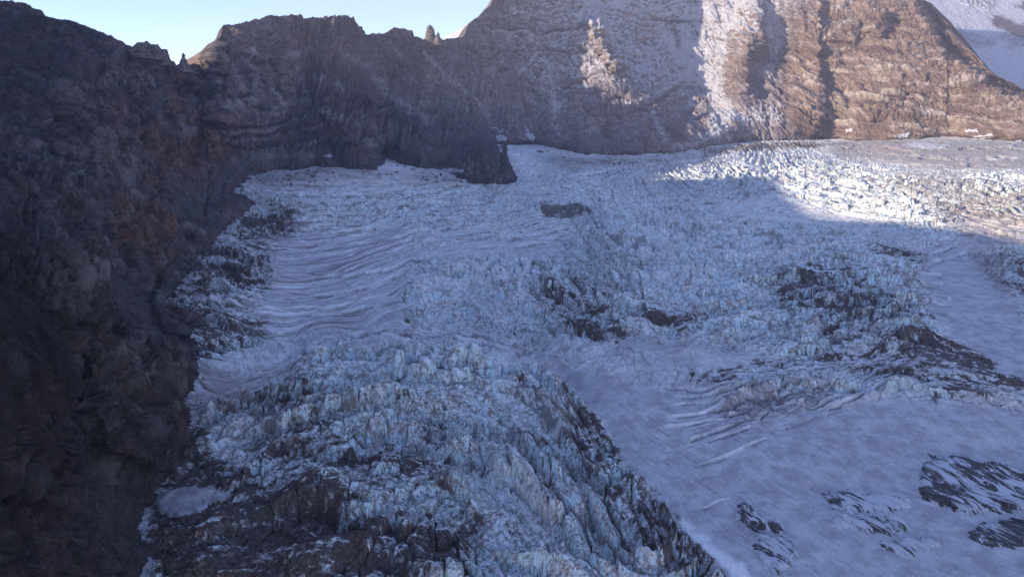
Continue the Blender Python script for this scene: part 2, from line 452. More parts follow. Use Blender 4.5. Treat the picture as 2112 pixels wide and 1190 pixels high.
    g1 = n.noise(n.pos((1, 1.5, 0.5)), 1 / 3.2, 8, 0.75, 0.3)
    grit = n.math('MULTIPLY', n.ramp(g1, 0.50, 0.60), n.ramp(n.math('ADD', deb, n.math('MULTIPLY', n.math('SUBTRACT', big, 0.5), 1.0)), 0.0, 0.38, 0.08, 0.95))
    f = n.math('MAXIMUM', f, cr3)
    f = n.math('MAXIMUM', f, n.math('MULTIPLY', grit, n.ramp(rough, 0.05, 0.4)))
    f = n.math('MULTIPLY', f, n.math('SUBTRACT', 1.0, n.math('MULTIPLY', n.attr('white'), 0.7)))
    col = n.mix(f, col, dirt)
    h = n.math('ADD', n.math('MULTIPLY', fine, 0.5), n.math('ADD', mid, n.math('MULTIPLY', streak, 0.4)))
    h = n.math('ADD', h, n.math('MULTIPLY', n.ramp(crack, 0.0, 0.15), 0.5))
    bs = n.math('MULTIPLY', n.ramp(rough, 0, 0.6, 0.25, 1.0), h)
    nr = n.bump(n.math('ADD', bs, n.math('MULTIPLY', rn, 0.25)), 2.2, 0.75)
    return n.done(col, 0.75, nr, 0.3)

def rock_material():
    n = NT('cliff_rock')
    red, snow, pale, scree, dark, strata = [n.attr(k) for k in ('red', 'snow', 'pale', 'scree', 'dark', 'strata')]
    p = n.geo.outputs['Position']
    nz = n.nz()
    big = n.noise(p, 1 / 160, 6, 0.6, 0.5)
    mid = n.noise(n.pos((1, 1, 0.6)), 1 / 35, 8, 0.65, 0.5)
    fine = n.noise(p, 1 / 6, 8, 0.7)
    sx_ = n.t.nodes.new('ShaderNodeSeparateXYZ'); n.link(p, sx_.inputs[0])
    cx_ = n.t.nodes.new('ShaderNodeCombineXYZ'); n.link(n.attr('along'), cx_.inputs[0]); n.link(n.math('MULTIPLY', sx_.outputs[2], 0.16), cx_.inputs[1])
    run = n.noise(cx_.outputs[0], 1 / 12, 9, 0.72, 0.15)
    run2 = n.noise(cx_.outputs[0], 1 / 60, 8, 0.66, 0.2)
    grey = n.attr('grey')
    w2 = n.t.nodes.new('ShaderNodeTexNoise'); n.link(cx_.outputs[0], w2.inputs['Vector']); w2.inputs['Scale'].default_value = 1 / 8; w2.inputs['Detail'].default_value = 5
    wv2 = n.vadd(cx_.outputs[0], w2.outputs['Color'], 2.5)
    j1 = n.vor(wv2, 1 / 14); j2 = n.vor(wv2, 1 / 5.5); j3 = n.vor(wv2, 1 / 1.9)
    grain = n.noise(n.pos((1, 1, 0.55)), 1 / 12, 11, 0.74)
    grain2 = n.noise(n.pos((1, 1, 0.7)), 1 / 45, 11, 0.74)
    joint = n.math('MAXIMUM', n.math('MULTIPLY', n.ramp(j1, 0.05, 0.01), n.ramp(mid, 0.42, 0.52)), n.math('MAXIMUM', n.math('MULTIPLY', n.ramp(j2, 0.07, 0.01), n.ramp(mid, 0.58, 0.5)), n.math('MULTIPLY', n.ramp(j3, 0.08, 0.01), n.ramp(big, 0.42, 0.52, 0, .8))))
    a = n.mix(n.ramp(mid, 0.38, 0.62), (0.062, 0.064, 0.078), (0.165, 0.128, 0.138))
    a = n.mix(n.ramp(big, 0.45, 0.6), a, (0.145, 0.092, 0.095))
    lay = n.noise(n.pos((0.55, 0.55, 2.0)), 1 / 70, 11, 0.72, 0.25)
    lay2 = n.noise(n.pos((0.6, 0.6, 1.6), (0.15, -0.1, 0)), 1 / 28, 11, 0.74, 0.2)
    a = n.mix(n.ramp(lay, 0.50, 0.56, 0, 0.75), a, (0.25, 0.165, 0.165))
    a = n.mix(n.ramp(lay, 0.47, 0.42, 0, 0.75), a, (0.095, 0.11, 0.125))
    a = n.mix(n.ramp(lay2, 0.53, 0.58, 0, 0.6), a, (0.28, 0.225, 0.205))
    a = n.mix(n.ramp(lay2, 0.45, 0.40, 0, 0.65), a, (0.065, 0.055, 0.06))
    a = n.mix(n.math('MULTIPLY', n.ramp(n.math('ADD', red, n.math('MULTIPLY', n.math('SUBTRACT', mid, 0.5), 1.5)), 0.3, 0.7), 0.85), a, (0.27, 0.115, 0.075))
    a = n.mix(n.math('MULTIPLY', n.ramp(run, 0.53, 0.62), 0.3), a, (0.27, 0.25, 0.24))
    a = n.mix(n.math('MULTIPLY', n.ramp(run, 0.47, 0.38), 0.35), a, (0.035, 0.035, 0.04))
    a = n.mix(n.math('MULTIPLY', n.ramp(run2, 0.55, 0.64), 0.35), a, (0.215, 0.20, 0.215))
    a = n.mix(n.math('MULTIPLY', n.ramp(run2, 0.45, 0.34), 0.3), a, (0.06, 0.052, 0.056))
    a = n.mix(n.math('MULTIPLY', grey, 0.7), a, n.mix(n.ramp(mid, 0.35, 0.65), (0.29, 0.245, 0.26), (0.56, 0.50, 0.52)))
    a = n.mix(n.ramp(grain, 0.53, 0.60, 0, 0.6), a, (0.34, 0.29, 0.275))
    a = n.mix(n.ramp(grain, 0.46, 0.40, 0, 0.65), a, (0.03, 0.028, 0.034))
    a = n.mix(n.ramp(grain2, 0.45, 0.38, 0, 0.35), a, (0.05, 0.05, 0.065))
    sc = n.mix(n.ramp(fine, 0.35, 0.65), (0.10, 0.092, 0.10), (0.21, 0.195, 0.20))
    a = n.mix(n.math('MULTIPLY', scree, 0.85), a, sc)
    # pale lava-flow tops
    pl = n.ramp(n.math('ADD', strata, n.math('MULTIPLY', n.math('SUBTRACT', fine, 0.5), 1.0)), 0.32, 0.6)
    a = n.mix(n.math('MULTIPLY', pale, 1.0), a, n.mix(n.ramp(mid, 0.35, 0.65), (0.20, 0.13, 0.10), (0.36, 0.27, 0.21)))
    a = n.mix(n.math('MULTIPLY', pl, n.math('MAXIMUM', n.ramp(pale, 0, 0.7, 0.06, 0.8), n.math('MULTIPLY', grey, 0.7))), a, (0.46, 0.40, 0.36))
    a = n.mix(n.math('MULTIPLY', n.ramp(strata, -0.15, -0.6), 0.6), a, (0.10, 0.05, 0.04))
    a = n.mix(n.math('MULTIPLY', joint, 0.75), a, n.mix(0.85, a, (0.02, 0.02, 0.022)))
    a = n.mix(n.math('MULTIPLY', n.ramp(n.noise(p, 1 / 3, 4, 0.8), 0.60, 0.70), 0.6), a, (0.30, 0.27, 0.26))
    a = n.mix(n.math('MULTIPLY', n.attr('tdark'), n.ramp(grain, 0.40, 0.52, 0.35, 0.95)), a, (0.055, 0.036, 0.036))
    a = n.mix(n.math('MULTIPLY', n.attr('tpale'), n.ramp(grain, 0.42, 0.54, 0.15, 0.95)), a, n.mix(pale, n.mix(grey, (0.30, 0.275, 0.28), (0.62, 0.61, 0.63)), (0.55, 0.48, 0.42)))
    sn = n.noise(n.pos((1, 1, 0.4)), 1 / 30, 8, 0.6, 0.8)
    sf = n.ramp(n.math('ADD', n.math('ADD', snow, n.math('MULTIPLY', n.math('SUBTRACT', sn, 0.5), 1.7)), n.math('MULTIPLY', n.math('SUBTRACT', nz, 0.45), 0.9)), 0.45, 0.8)
    a = n.mix(n.math('MULTIPLY', n.math('MULTIPLY', sf, n.math('SUBTRACT', 1.0, n.attr('tdark'))), 0.8), a, (0.60, 0.61, 0.64))
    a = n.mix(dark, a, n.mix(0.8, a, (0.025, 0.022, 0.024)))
    h = n.math('ADD', n.math('MULTIPLY', run, 1.0), n.math('ADD', n.math('MULTIPLY', mid, 1.2), n.math('MULTIPLY', grain, 1.6)))
    nr = n.bump(h, 8.0, 1.0)
    return n.done(a, 0.95, nr, 0.15)

ICE = ice_material()
ROCK = rock_material()

# ------------------------------------------------------------------ masks
ROUGHP = [
 (0.5, [(320, 1080), (480, 1040), (740, 1060), (900, 1110), (880, 1250), (300, 1250)], 16),
 (0.6, [(600, 420), (900, 385), (1250, 325), (1500, 305), (1700, 310), (1500, 430), (1180, 440), (900, 480), (640, 450)], 20),
 (0.95, [(430, 850), (560, 795), (660, 740), (800, 712), (950, 720), (1080, 755), (1180, 810), (1250, 900), (1320, 1000), (1420, 1100), (1520, 1210), (600, 1210), (560, 1100), (470, 1010), (390, 960), (415, 890)], 10),
 (0.85, [(820, 600), (880, 545), (1000, 525), (1130, 535), (1190, 445), (1300, 432), (1400, 432), (1560, 462), (1740, 472), (1880, 560), (1930, 690), (1850, 720), (1650, 740), (1400, 700), (1290, 690), (1150, 700), (1000, 670), (860, 650)], 14),
 (0.95, [(1425, 355), (1560, 318), (1800, 335), (1900, 365), (2130, 360), (2130, 440), (2000, 430), (1930, 490), (1780, 440), (1600, 400), (1500, 400)], 12),
 (0.8, [(490, 395), (620, 415), (620, 480), (470, 490)], 8),
 (0.8, [(400, 530), (560, 500), (570, 600), (420, 620)], 8),
 (0.7, [(350, 620), (560, 650), (540, 720), (400, 745)], 10),
 (0.7, [(1030, 300), (1180, 318), (1130, 345), (1080, 375)], 6),
 (0.05, [(550, 510), (820, 480), (850, 520), (800, 600), (840, 670), (700, 690), (520, 660), (580, 590)], 16),
 (0.05, [(1150, 500), (1190, 520), (1100, 530), (880, 520), (960, 500)], 8),
 (0.5, [(1430, 790), (1700, 740), (2000, 780), (2130, 830), (1900, 820), (1700, 850), (1500, 900)], 14),
 (0.03, [(1150, 760), (1300, 790), (1450, 800), (1520, 880), (1800, 820), (2130, 850), (2930, 900), (2930, 1300), (1560, 1300), (1430, 1110), (1330, 1000), (1260, 890)], 10),
 (0.02, [(1920, 540), (1960, 510), (2080, 560), (2130, 680), (2130, 780), (2040, 740), (1960, 690)], 10),
 (0.55, [(1760, 500), (1900, 500), (1900, 560), (1780, 570)], 12),
 (0.7, [(2000, 520), (2130, 510), (2130, 700), (2090, 620), (2030, 570)], 8),
]
DEBP = [
 (0.6, [(360, 1300), (290, 1090), (320, 1000), (350, 950), (380, 880), (430, 880), (440, 930), (560, 1000), (700, 1000), (740, 1060), (900, 1110), (880, 1300)], 14),
 (0.86, [(360, 880), (430, 880), (420, 930), (470, 970), (560, 1000), (700, 1010), (730, 1070), (820, 1120), (800, 1190), (360, 1300), (300, 1110), (330, 1000)], 12),
 (0.8, [(730, 1100), (860, 1100), (980, 1060), (1010, 1090), (960, 1190), (730, 1200)], 14),
 (0.60, [(480, 800), (640, 800), (720, 900), (900, 930), (1000, 1050), (700, 1010), (500, 980)], 24),
 (0.60, [(1050, 770), (1180, 825), (1255, 880), (1290, 950), (1440, 1085), (1560, 1220), (1400, 1220), (1280, 1090), (1190, 960), (1090, 860)], 10),
 (0.75, [(1190, 840), (1250, 872), (1230, 890), (1180, 875)], 5),
 (0.75, [(1060, 900), (1150, 930), (1130, 950), (1070, 925)], 5),
 (0.9, [(1112, 425), (1190, 422), (1235, 436), (1180, 452), (1125, 452)], 4),
 (0.8, [(1566, 482), (1625, 488), (1600, 520), (1575, 505)], 6),
 (0.55, [(1200, 470), (1330, 480), (1380, 560), (1300, 600), (1200, 560)], 14),
 (0.62, [(1560, 540), (1760, 540), (1900, 620), (1900, 700), (1700, 690), (1600, 640)], 22),
 (0.68, [(1620, 590), (1720, 580), (1740, 640), (1640, 640)], 12),
 (0.62, [(1080, 590), (1200, 580), (1290, 650), (1290, 720), (1150, 690)], 16),
 (0.62, [(1190, 650), (1290, 660), (1290, 715), (1230, 715)], 10),
 (0.6, [(1310, 640), (1450, 650), (1440, 685), (1330, 690)], 10),
 (0.7, [(830, 650), (855, 655), (850, 672), (832, 665)], 3),
 (0.5, [(900, 660), (1100, 690), (1200, 740), (1060, 720)], 12),
 (0.62, [(1420, 765), (1560, 740), (1640, 725), (1850, 700), (1930, 690), (2110, 780), (2130, 840), (2060, 835), (1960, 825), (1880, 800), (1700, 760), (1560, 770)], 10),
 (0.66, [(1400, 770), (1530, 762), (1520, 790), (1430, 795)], 8),
 (0.85, [(1840, 706), (1930, 692), (2010, 722), (2110, 785), (2112, 815), (2050, 790), (1950, 740), (1860, 725)], 4),
 (0.68, [(1850, 760), (2000, 780), (2100, 830), (2112, 846), (1960, 822), (1860, 800)], 6),
 (0.66, [(380, 500), (470, 480), (560, 500), (570, 600), (420, 625), (370, 590)], 14),
 (0.85, [(500, 440), (600, 440), (620, 480), (480, 490)], 10),
 (0.68, [(350, 600), (560, 650), (560, 720), (400, 745), (350, 680)], 16),
 (0.35, [(490, 385), (620, 400), (640, 430), (520, 440)], 10),
 (0.55, [(1800, 480), (2000, 520), (2130, 520), (2130, 640), (2060, 580), (1900, 560), (1800, 540)], 14),
 (0.75, [(1060, 312), (1200, 328), (1320, 332), (1480, 312), (1480, 318), (1320, 342), (1180, 338)], 5), (0.7, [(520, 372), (640, 350), (780, 345), (900, 358), (900, 366), (700, 358), (540, 382)], 5),
 (0.85, [(1420, 306), (1560, 294), (1760, 292), (1740, 303), (1600, 310), (1480, 316)], 4),  # gravel at the wall foot; the shade there is painted in too
]
TANP = [
 (0.75, [(1700, 310), (1760, 285), (1900, 285), (2130, 292), (2430, 300), (2430, 370), (2130, 352), (1950, 352), (1820, 335), (1740, 330)], 5),
 (0.65, [(1780, 360), (1950, 350), (2130, 400), (2130, 520), (2000, 500), (1900, 420)], 14),
 (0.5, [(500, 365), (700, 340), (900, 360), (980, 378), (860, 385), (700, 385), (560, 385)], 8),
 (0.6, [(1100, 325), (1230, 322), (1340, 324), (1420, 318), (1300, 338), (1180, 352)], 6),
 (0.55, [(395, 745), (420, 740), (520, 800), (480, 830), (370, 870), (370, 840), (430, 810)], 8),
]
CLEANP = [
 (0.55, [(550, 500), (830, 480), (860, 530), (800, 600), (840, 670), (700, 700), (500, 680), (560, 600)], 16),
 (0.5, [(1000, 500), (1190, 495), (1180, 525), (1050, 525)], 8),
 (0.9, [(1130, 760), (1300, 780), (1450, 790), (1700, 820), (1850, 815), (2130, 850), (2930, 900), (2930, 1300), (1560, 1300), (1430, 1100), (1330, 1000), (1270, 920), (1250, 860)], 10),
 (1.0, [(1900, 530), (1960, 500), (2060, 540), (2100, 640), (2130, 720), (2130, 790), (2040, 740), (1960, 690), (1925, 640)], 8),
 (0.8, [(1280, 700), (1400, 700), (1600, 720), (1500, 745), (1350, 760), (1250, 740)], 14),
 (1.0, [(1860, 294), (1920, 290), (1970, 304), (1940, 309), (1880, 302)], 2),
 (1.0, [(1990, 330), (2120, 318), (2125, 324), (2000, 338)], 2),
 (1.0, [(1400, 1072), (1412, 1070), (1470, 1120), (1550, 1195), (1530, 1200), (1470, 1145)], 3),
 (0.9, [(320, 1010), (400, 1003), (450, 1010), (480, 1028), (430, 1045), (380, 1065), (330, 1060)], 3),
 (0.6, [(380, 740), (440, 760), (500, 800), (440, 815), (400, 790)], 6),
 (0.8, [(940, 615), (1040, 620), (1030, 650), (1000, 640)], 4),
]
m_rough = paint(0.25, ROUGHP); m_deb = paint(0.13, [(0.28, [(430, 850), (560, 795), (660, 760), (900, 770), (1080, 800), (1250, 900), (1320, 1000), (1520, 1210), (600, 1210), (390, 960)], 20)] + DEBP); m_tan = paint(0, TANP); m_clean = paint(0.0, CLEANP)
m_deb = np.where(m_clean > 0.5, np.minimum(m_deb, 0.1 + 1.6 * (1 - m_clean)), m_deb)
m_str = paint(0.0, [
 (0.9, [(520, 440), (840, 400), (900, 470), (850, 560), (840, 680), (700, 700), (400, 700), (340, 600), (560, 600)], 20),
 (0.8, [(380, 740), (560, 780), (640, 720), (800, 680), (1000, 695), (1100, 740), (900, 720), (700, 740), (500, 860), (370, 880)], 10),
 (0.75, [(1390, 850), (1500, 765), (1850, 730), (1900, 800), (1700, 850), (1560, 900), (1430, 900)], 18),
 (0.8, [(1950, 440), (2130, 440), (2130, 520), (1990, 510)], 8),
 (0.8, [(600, 420), (1000, 380), (1300, 340), (1500, 310), (1450, 380), (1200, 430), (900, 460), (620, 460)], 20),
 (0.6, [(600, 340), (900, 360), (1000, 390), (600, 400)], 8),
 (0.7, [(1860, 560), (1960, 600), (1960, 690), (1880, 640)], 10),
 (0.6, [(900, 480), (1200, 440), (1200, 500), (880, 520)], 10),
])
# the way the bands of the glacier run: traced band lines and the row where each would lie if it ran straight
BANDS = [
 (640, [(340, 600), (450, 615), (560, 640), (700, 630), (830, 570), (900, 545), (1000, 530)]),
 (560, [(400, 545), (520, 560), (650, 560), (760, 530), (880, 490), (1050, 470), (1200, 440)]),
 (480, [(470, 475), (600, 490), (750, 480), (900, 440), (1100, 400), (1300, 355), (1500, 318)]),
 (400, [(500, 370), (650, 390), (800, 388), (1000, 385), (1100, 370), (1300, 335)]),
 (700, [(390, 700), (500, 725), (620, 710), (750, 680), (900, 690), (1050, 715), (1200, 760), (1350, 800)]),
 (780, [(385, 785), (470, 800), (560, 770), (660, 725), (800, 700), (950, 706), (1080, 745), (1180, 800), (1260, 900)]),
 (860, [(365, 860), (480, 850), (600, 800), (750, 780), (900, 790), (1050, 830), (1150, 900), (1250, 1000), (1350, 1120)]),
 (1000, [(360, 1000), (500, 960), (700, 900), (900, 900), (1050, 960), (1150, 1060), (1250, 1180)]),
 (1150, [(360, 1150), (600, 1100), (800, 1060), (950, 1080), (1050, 1180)]),
 (800, [(1300, 850), (1450, 850), (1600, 830), (1750, 800), (1900, 770), (2100, 800)]),
 (740, [(1300, 770), (1450, 750), (1600, 735), (1750, 715), (1900, 690)]),
 (880, [(1320, 950), (1450, 925), (1600, 890), (1750, 850), (1950, 830), (2120, 870)]),
 (1000, [(1400, 1060), (1600, 980), (1800, 950), (2000, 960), (2120, 1000)]),
 (1150, [(1550, 1200), (1700, 1100), (1900, 1090), (2120, 1120)]),
 (600, [(1400, 600), (1600, 600), (1800, 600), (1950, 610), (2100, 640)]),
 (480, [(1250, 440), (1400, 445), (1600, 475), (1800, 480), (2000, 480), (2120, 500)]),
 (380, [(1500, 350), (1700, 350), (1900, 390), (2120, 430)]),
 (330, [(1450, 315), (1700, 310), (1900, 330), (2120, 350)]),
]
bp, bv = [], []
for v, pl in BANDS:
    for q in pl: bp.append(q); bv.append(v)
for q in [(-200, 300, 300), (-200, 1300, 1300), (2400, 300, 300), (2400, 1300, 1300), (1000, 250, 250)]:
    bp.append(q[:2]); bv.append(q[2])
phif = rbf_fit(bp, np.array(bv, float), 2e-2)
PHI = blur(phif(gx.astype(float), gy.astype(float)), 12)

# ------------------------------------------------------------------ glacier
TRACED = [
 [(1800, 318), (1900, 326), (2000, 330), (2120, 322)], [(1840, 340), (1960, 344), (2100, 340)], [(1740, 306), (1800, 302), (1880, 312)], [(1980, 308), (2050, 304), (2120, 310)],
 [(1345, 846), (1408, 837), (1509, 827), (1569, 820), (1610, 820), (1643, 810), (1664, 800)], [(1350, 868), (1408, 862), (1458, 850), (1526, 844), (1600, 845)],
 [(1458, 864), (1542, 850), (1583, 840), (1616, 840), (1684, 844), (1711, 834), (1761, 817)], [(1330, 888), (1408, 881), (1458, 871), (1509, 867)],
 [(1425, 909), (1485, 887), (1526, 871), (1536, 867)], [(1462, 911), (1526, 891), (1559, 877), (1583, 857)], [(1425, 966), (1492, 946), (1542, 924), (1576, 908), (1593, 906)],
 [(1452, 1049), (1492, 1032), (1505, 1030)], [(1711, 845), (1744, 837), (1781, 819)], [(1330, 800), (1450, 806), (1560, 800), (1640, 785), (1720, 772)], [(1380, 820), (1500, 816), (1600, 802), (1700, 790), (1800, 778)],
 [(1600, 758), (1700, 752), (1800, 748), (1900, 760)], [(1700, 800), (1800, 797), (1880, 790), (1960, 800)], [(1650, 826), (1740, 812), (1820, 800), (1880, 806)], [(1560, 780), (1640, 768), (1720, 760)],
 [(1899, 566), (1940, 573)], [(1899, 598), (1959, 622)], [(1905, 620), (1960, 632)], [(1912, 642), (1966, 652)], [(1912, 548), (1993, 524)], [(1916, 528), (1973, 508)], [(1905, 580), (1945, 590)],
 [(375, 762), (420, 800), (470, 812), (530, 800)], [(365, 842), (430, 836), (500, 838), (570, 826)], [(372, 852), (440, 848), (520, 846)], [(400, 830), (460, 822), (520, 812)],
 [(380, 628), (450, 626), (560, 640), (700, 636), (800, 610), (860, 580)], [(440, 652), (560, 656), (700, 650), (790, 630)], [(560, 600), (660, 612), (760, 596), (860, 556)], [(620, 560), (700, 575), (800, 560), (880, 530)],
 [(640, 520), (760, 505), (880, 480), (960, 470), (1080, 462)], [(600, 470), (700, 480), (820, 470), (900, 455), (1000, 452)], [(560, 400), (700, 408), (820, 402), (960, 392)], [(520, 378), (640, 384), (760, 378), (900, 380)],
 [(600, 366), (700, 362), (800, 368), (870, 378)], [(1020, 500), (1100, 488), (1180, 470)], [(960, 512), (1060, 512), (1150, 500)], [(1120, 376), (1250, 356), (1400, 338), (1560, 322)], [(1240, 430), (1400, 428), (1560, 452), (1700, 462), (1760, 470)],
 [(1200, 410), (1300, 420), (1420, 412), (1500, 424)], [(700, 694), (820, 684), (940, 690), (1040, 706), (1140, 742), (1220, 780)], [(620, 712), (700, 698), (800, 690), (920, 696), (1030, 716), (1120, 752)], [(540, 760), (600, 736), (680, 716), (760, 708)],
 [(1990, 450), (2060, 462), (2120, 466)], [(1950, 470), (2040, 482), (2120, 488)], [(1920, 436), (2000, 440), (2110, 448)], [(1760, 410), (1850, 404), (1960, 412)],
 [(900, 925), (980, 920), (1050, 945), (1110, 985)], [(1240, 990), (1290, 1020), (1330, 1060)], [(1130, 850), (1190, 880), (1240, 900)], [(1100, 880), (1170, 905), (1250, 950)]]
T0X, T0Y, TS = 340, 300, 1.4
tx_, ty_ = np.meshgrid(np.arange(T0X, 2140, TS), np.arange(T0Y, 1110, TS))
_wy = 3.5 * fbm2(tx_ / 45.0, ty_ / 30.0, 4, 0.6)
_sl = np.zeros(tx_.shape); _lp = np.zeros(tx_.shape)
for pl in TRACED:
    X0, X1 = min(p[0] for p in pl) - 20, max(p[0] for p in pl) + 20
    Y0, Y1 = min(p[1] for p in pl) - 20, max(p[1] for p in pl) + 20
    j0, j1 = max(0, int((X0 - T0X) / TS)), int((X1 - T0X) / TS); i0, i1 = max(0, int((Y0 - T0Y) / TS)), int((Y1 - T0Y) / TS)
    a, b = tx_[i0:i1, j0:j1], ty_[i0:i1, j0:j1] + _wy[i0:i1, j0:j1]
    tp = sst(X0 + 15, X0 + 70, a) * (1 - sst(X1 - 70, X1 - 15, a)) if X1 - X0 > 180 else 1.0
    _sl[i0:i1, j0:j1] = np.maximum(_sl[i0:i1, j0:j1], np.exp(-(seg_dist(pl, a, b) / 1.7) ** 2) * tp)
    _lp[i0:i1, j0:j1] = np.maximum(_lp[i0:i1, j0:j1], np.exp(-(seg_dist([(x, y - 4) for x, y in pl], a, b) / 2.2) ** 2) * tp)
def samp_t(img, px, py):
    fx = (px - T0X) / TS; fy = (py - T0Y) / TS
    ok = (fx > 0) & (fy > 0) & (fx < img.shape[1] - 2) & (fy < img.shape[0] - 2)
    fx = np.where(ok, fx, 0); fy = np.where(ok, fy, 0)
    ix = fx.astype(np.int32); iy = fy.astype(np.int32); a = fx - ix; b = fy - iy
    v = (img[iy, ix] * (1 - a) + img[iy, ix + 1] * a) * (1 - b) + (img[iy + 1, ix] * (1 - a) + img[iy + 1, ix + 1] * a) * b
    return np.where(ok, v, 0)
m_white = paint(0, [(0.55, [(700, 728), (800, 706), (960, 708), (1080, 745), (1060, 785), (900, 790), (740, 780)], 10), (0.45, [(1180, 450), (1300, 436), (1420, 436), (1420, 480), (1500, 560), (1350, 620), (1200, 540)], 16), (0.4, [(850, 575), (940, 540), (1080, 540), (1130, 600), (1000, 640), (880, 620)], 14), (0.4, [(1450, 465), (1560, 468), (1700, 500), (1640, 560), (1480, 560)], 14), (0.3, [(1000, 800), (1150, 830), (1180, 920), (1050, 900)], 14), (0.35, [(900, 960), (1100, 980), (1150, 1080), (980, 1060)], 16), (0.3, [(430, 870), (560, 830), (600, 900), (450, 940)], 12), (0.35, [(850, 420), (1100, 385), (1300, 360), (1400, 330), (1440, 350), (1200, 420), (900, 450)], 14),
 (1.0, [(1400, 1070), (1412, 1068), (1472, 1118), (1560, 1195), (1530, 1205), (1470, 1148)], 3), (0.9, [(1862, 294), (1920, 290), (1975, 304), (1940, 310), (1880, 303)], 2),
 (0.9, [(1990, 330), (2125, 316), (2130, 324), (2000, 338)], 2), (0.6, [(940, 615), (1040, 620), (1030, 650), (1000, 640)], 5), (0.5, [(1400, 730), (1560, 730), (1600, 742), (1480, 755)], 8),
 (0.8, [(770, 332), (800, 328), (870, 362), (820, 372), (770, 352)], 5), (0.9, [(690, 346), (740, 340), (760, 346), (720, 352)], 3), (0.9, [(1440, 304), (1490, 292), (1530, 296), (1470, 308)], 3), (0.7, [(1180, 322), (1240, 326), (1220, 332), (1180, 328)], 2),
 (0.9, [(1330, 318), (1385, 304), (1395, 308), (1345, 322)], 2), (0.6, [(620, 372), (800, 362), (880, 380), (700, 384)], 5),
 (0.6, [(1700, 322), (1800, 326), (1900, 350), (1800, 345)], 4), (0.7, [(1010, 300), (1200, 316), (1150, 335), (1090, 372), (1060, 330)], 6)])
m_band = paint(0, [(0.45, [(1180, 470), (1900, 480), (1950, 700), (1700, 760), (1300, 740), (1150, 620)], 25), (1.0, [(1420, 755), (1640, 715), (1850, 695), (1930, 685), (2130, 780), (2130, 860), (1960, 835), (1700, 775), (1560, 790), (1420, 800)], 14),
 (0.8, [(1560, 520), (1900, 560), (1940, 690), (1600, 690)], 25), (0.9, [(350, 480), (620, 430), (640, 490), (570, 740), (350, 740)], 14), (0.7, [(1780, 360), (2130, 380), (2130, 530), (1900, 500)], 16), (0.8, [(480, 800), (380, 870), (360, 1000), (600, 1010), (560, 860)], 16)])
m_fan = paint(0, [(0.4, [(1260, 840), (2930, 860), (2930, 1300), (1560, 1300), (1430, 1110), (1330, 1000)], 16), (1.0, [(1250, 850), (1330, 845), (1450, 960), (1640, 1200), (1500, 1210), (1400, 1080), (1290, 950)], 16), (0.8, [(1650, 850), (1900, 860), (1850, 960), (1640, 960)], 24), (0.5, [(1920, 540), (2080, 560), (2130, 780), (1960, 690)], 14)])
m_flank = paint(0, [
 (1.0, [(1040, 760), (1180, 815), (1260, 880), (1300, 950), (1450, 1085), (1570, 1230), (1380, 1230), (1250, 1090), (1170, 980), (1060, 860)], 14),
 (0.8, [(1000, 640), (1200, 640), (1300, 680), (1300, 730), (1150, 730), (1000, 690)], 16),
 (0.7, [(700, 580), (830, 620), (840, 680), (700, 690)], 14),
 (0.35, [(1500, 840), (2120, 860), (2120, 940), (1700, 1000), (1400, 1000)], 30)])
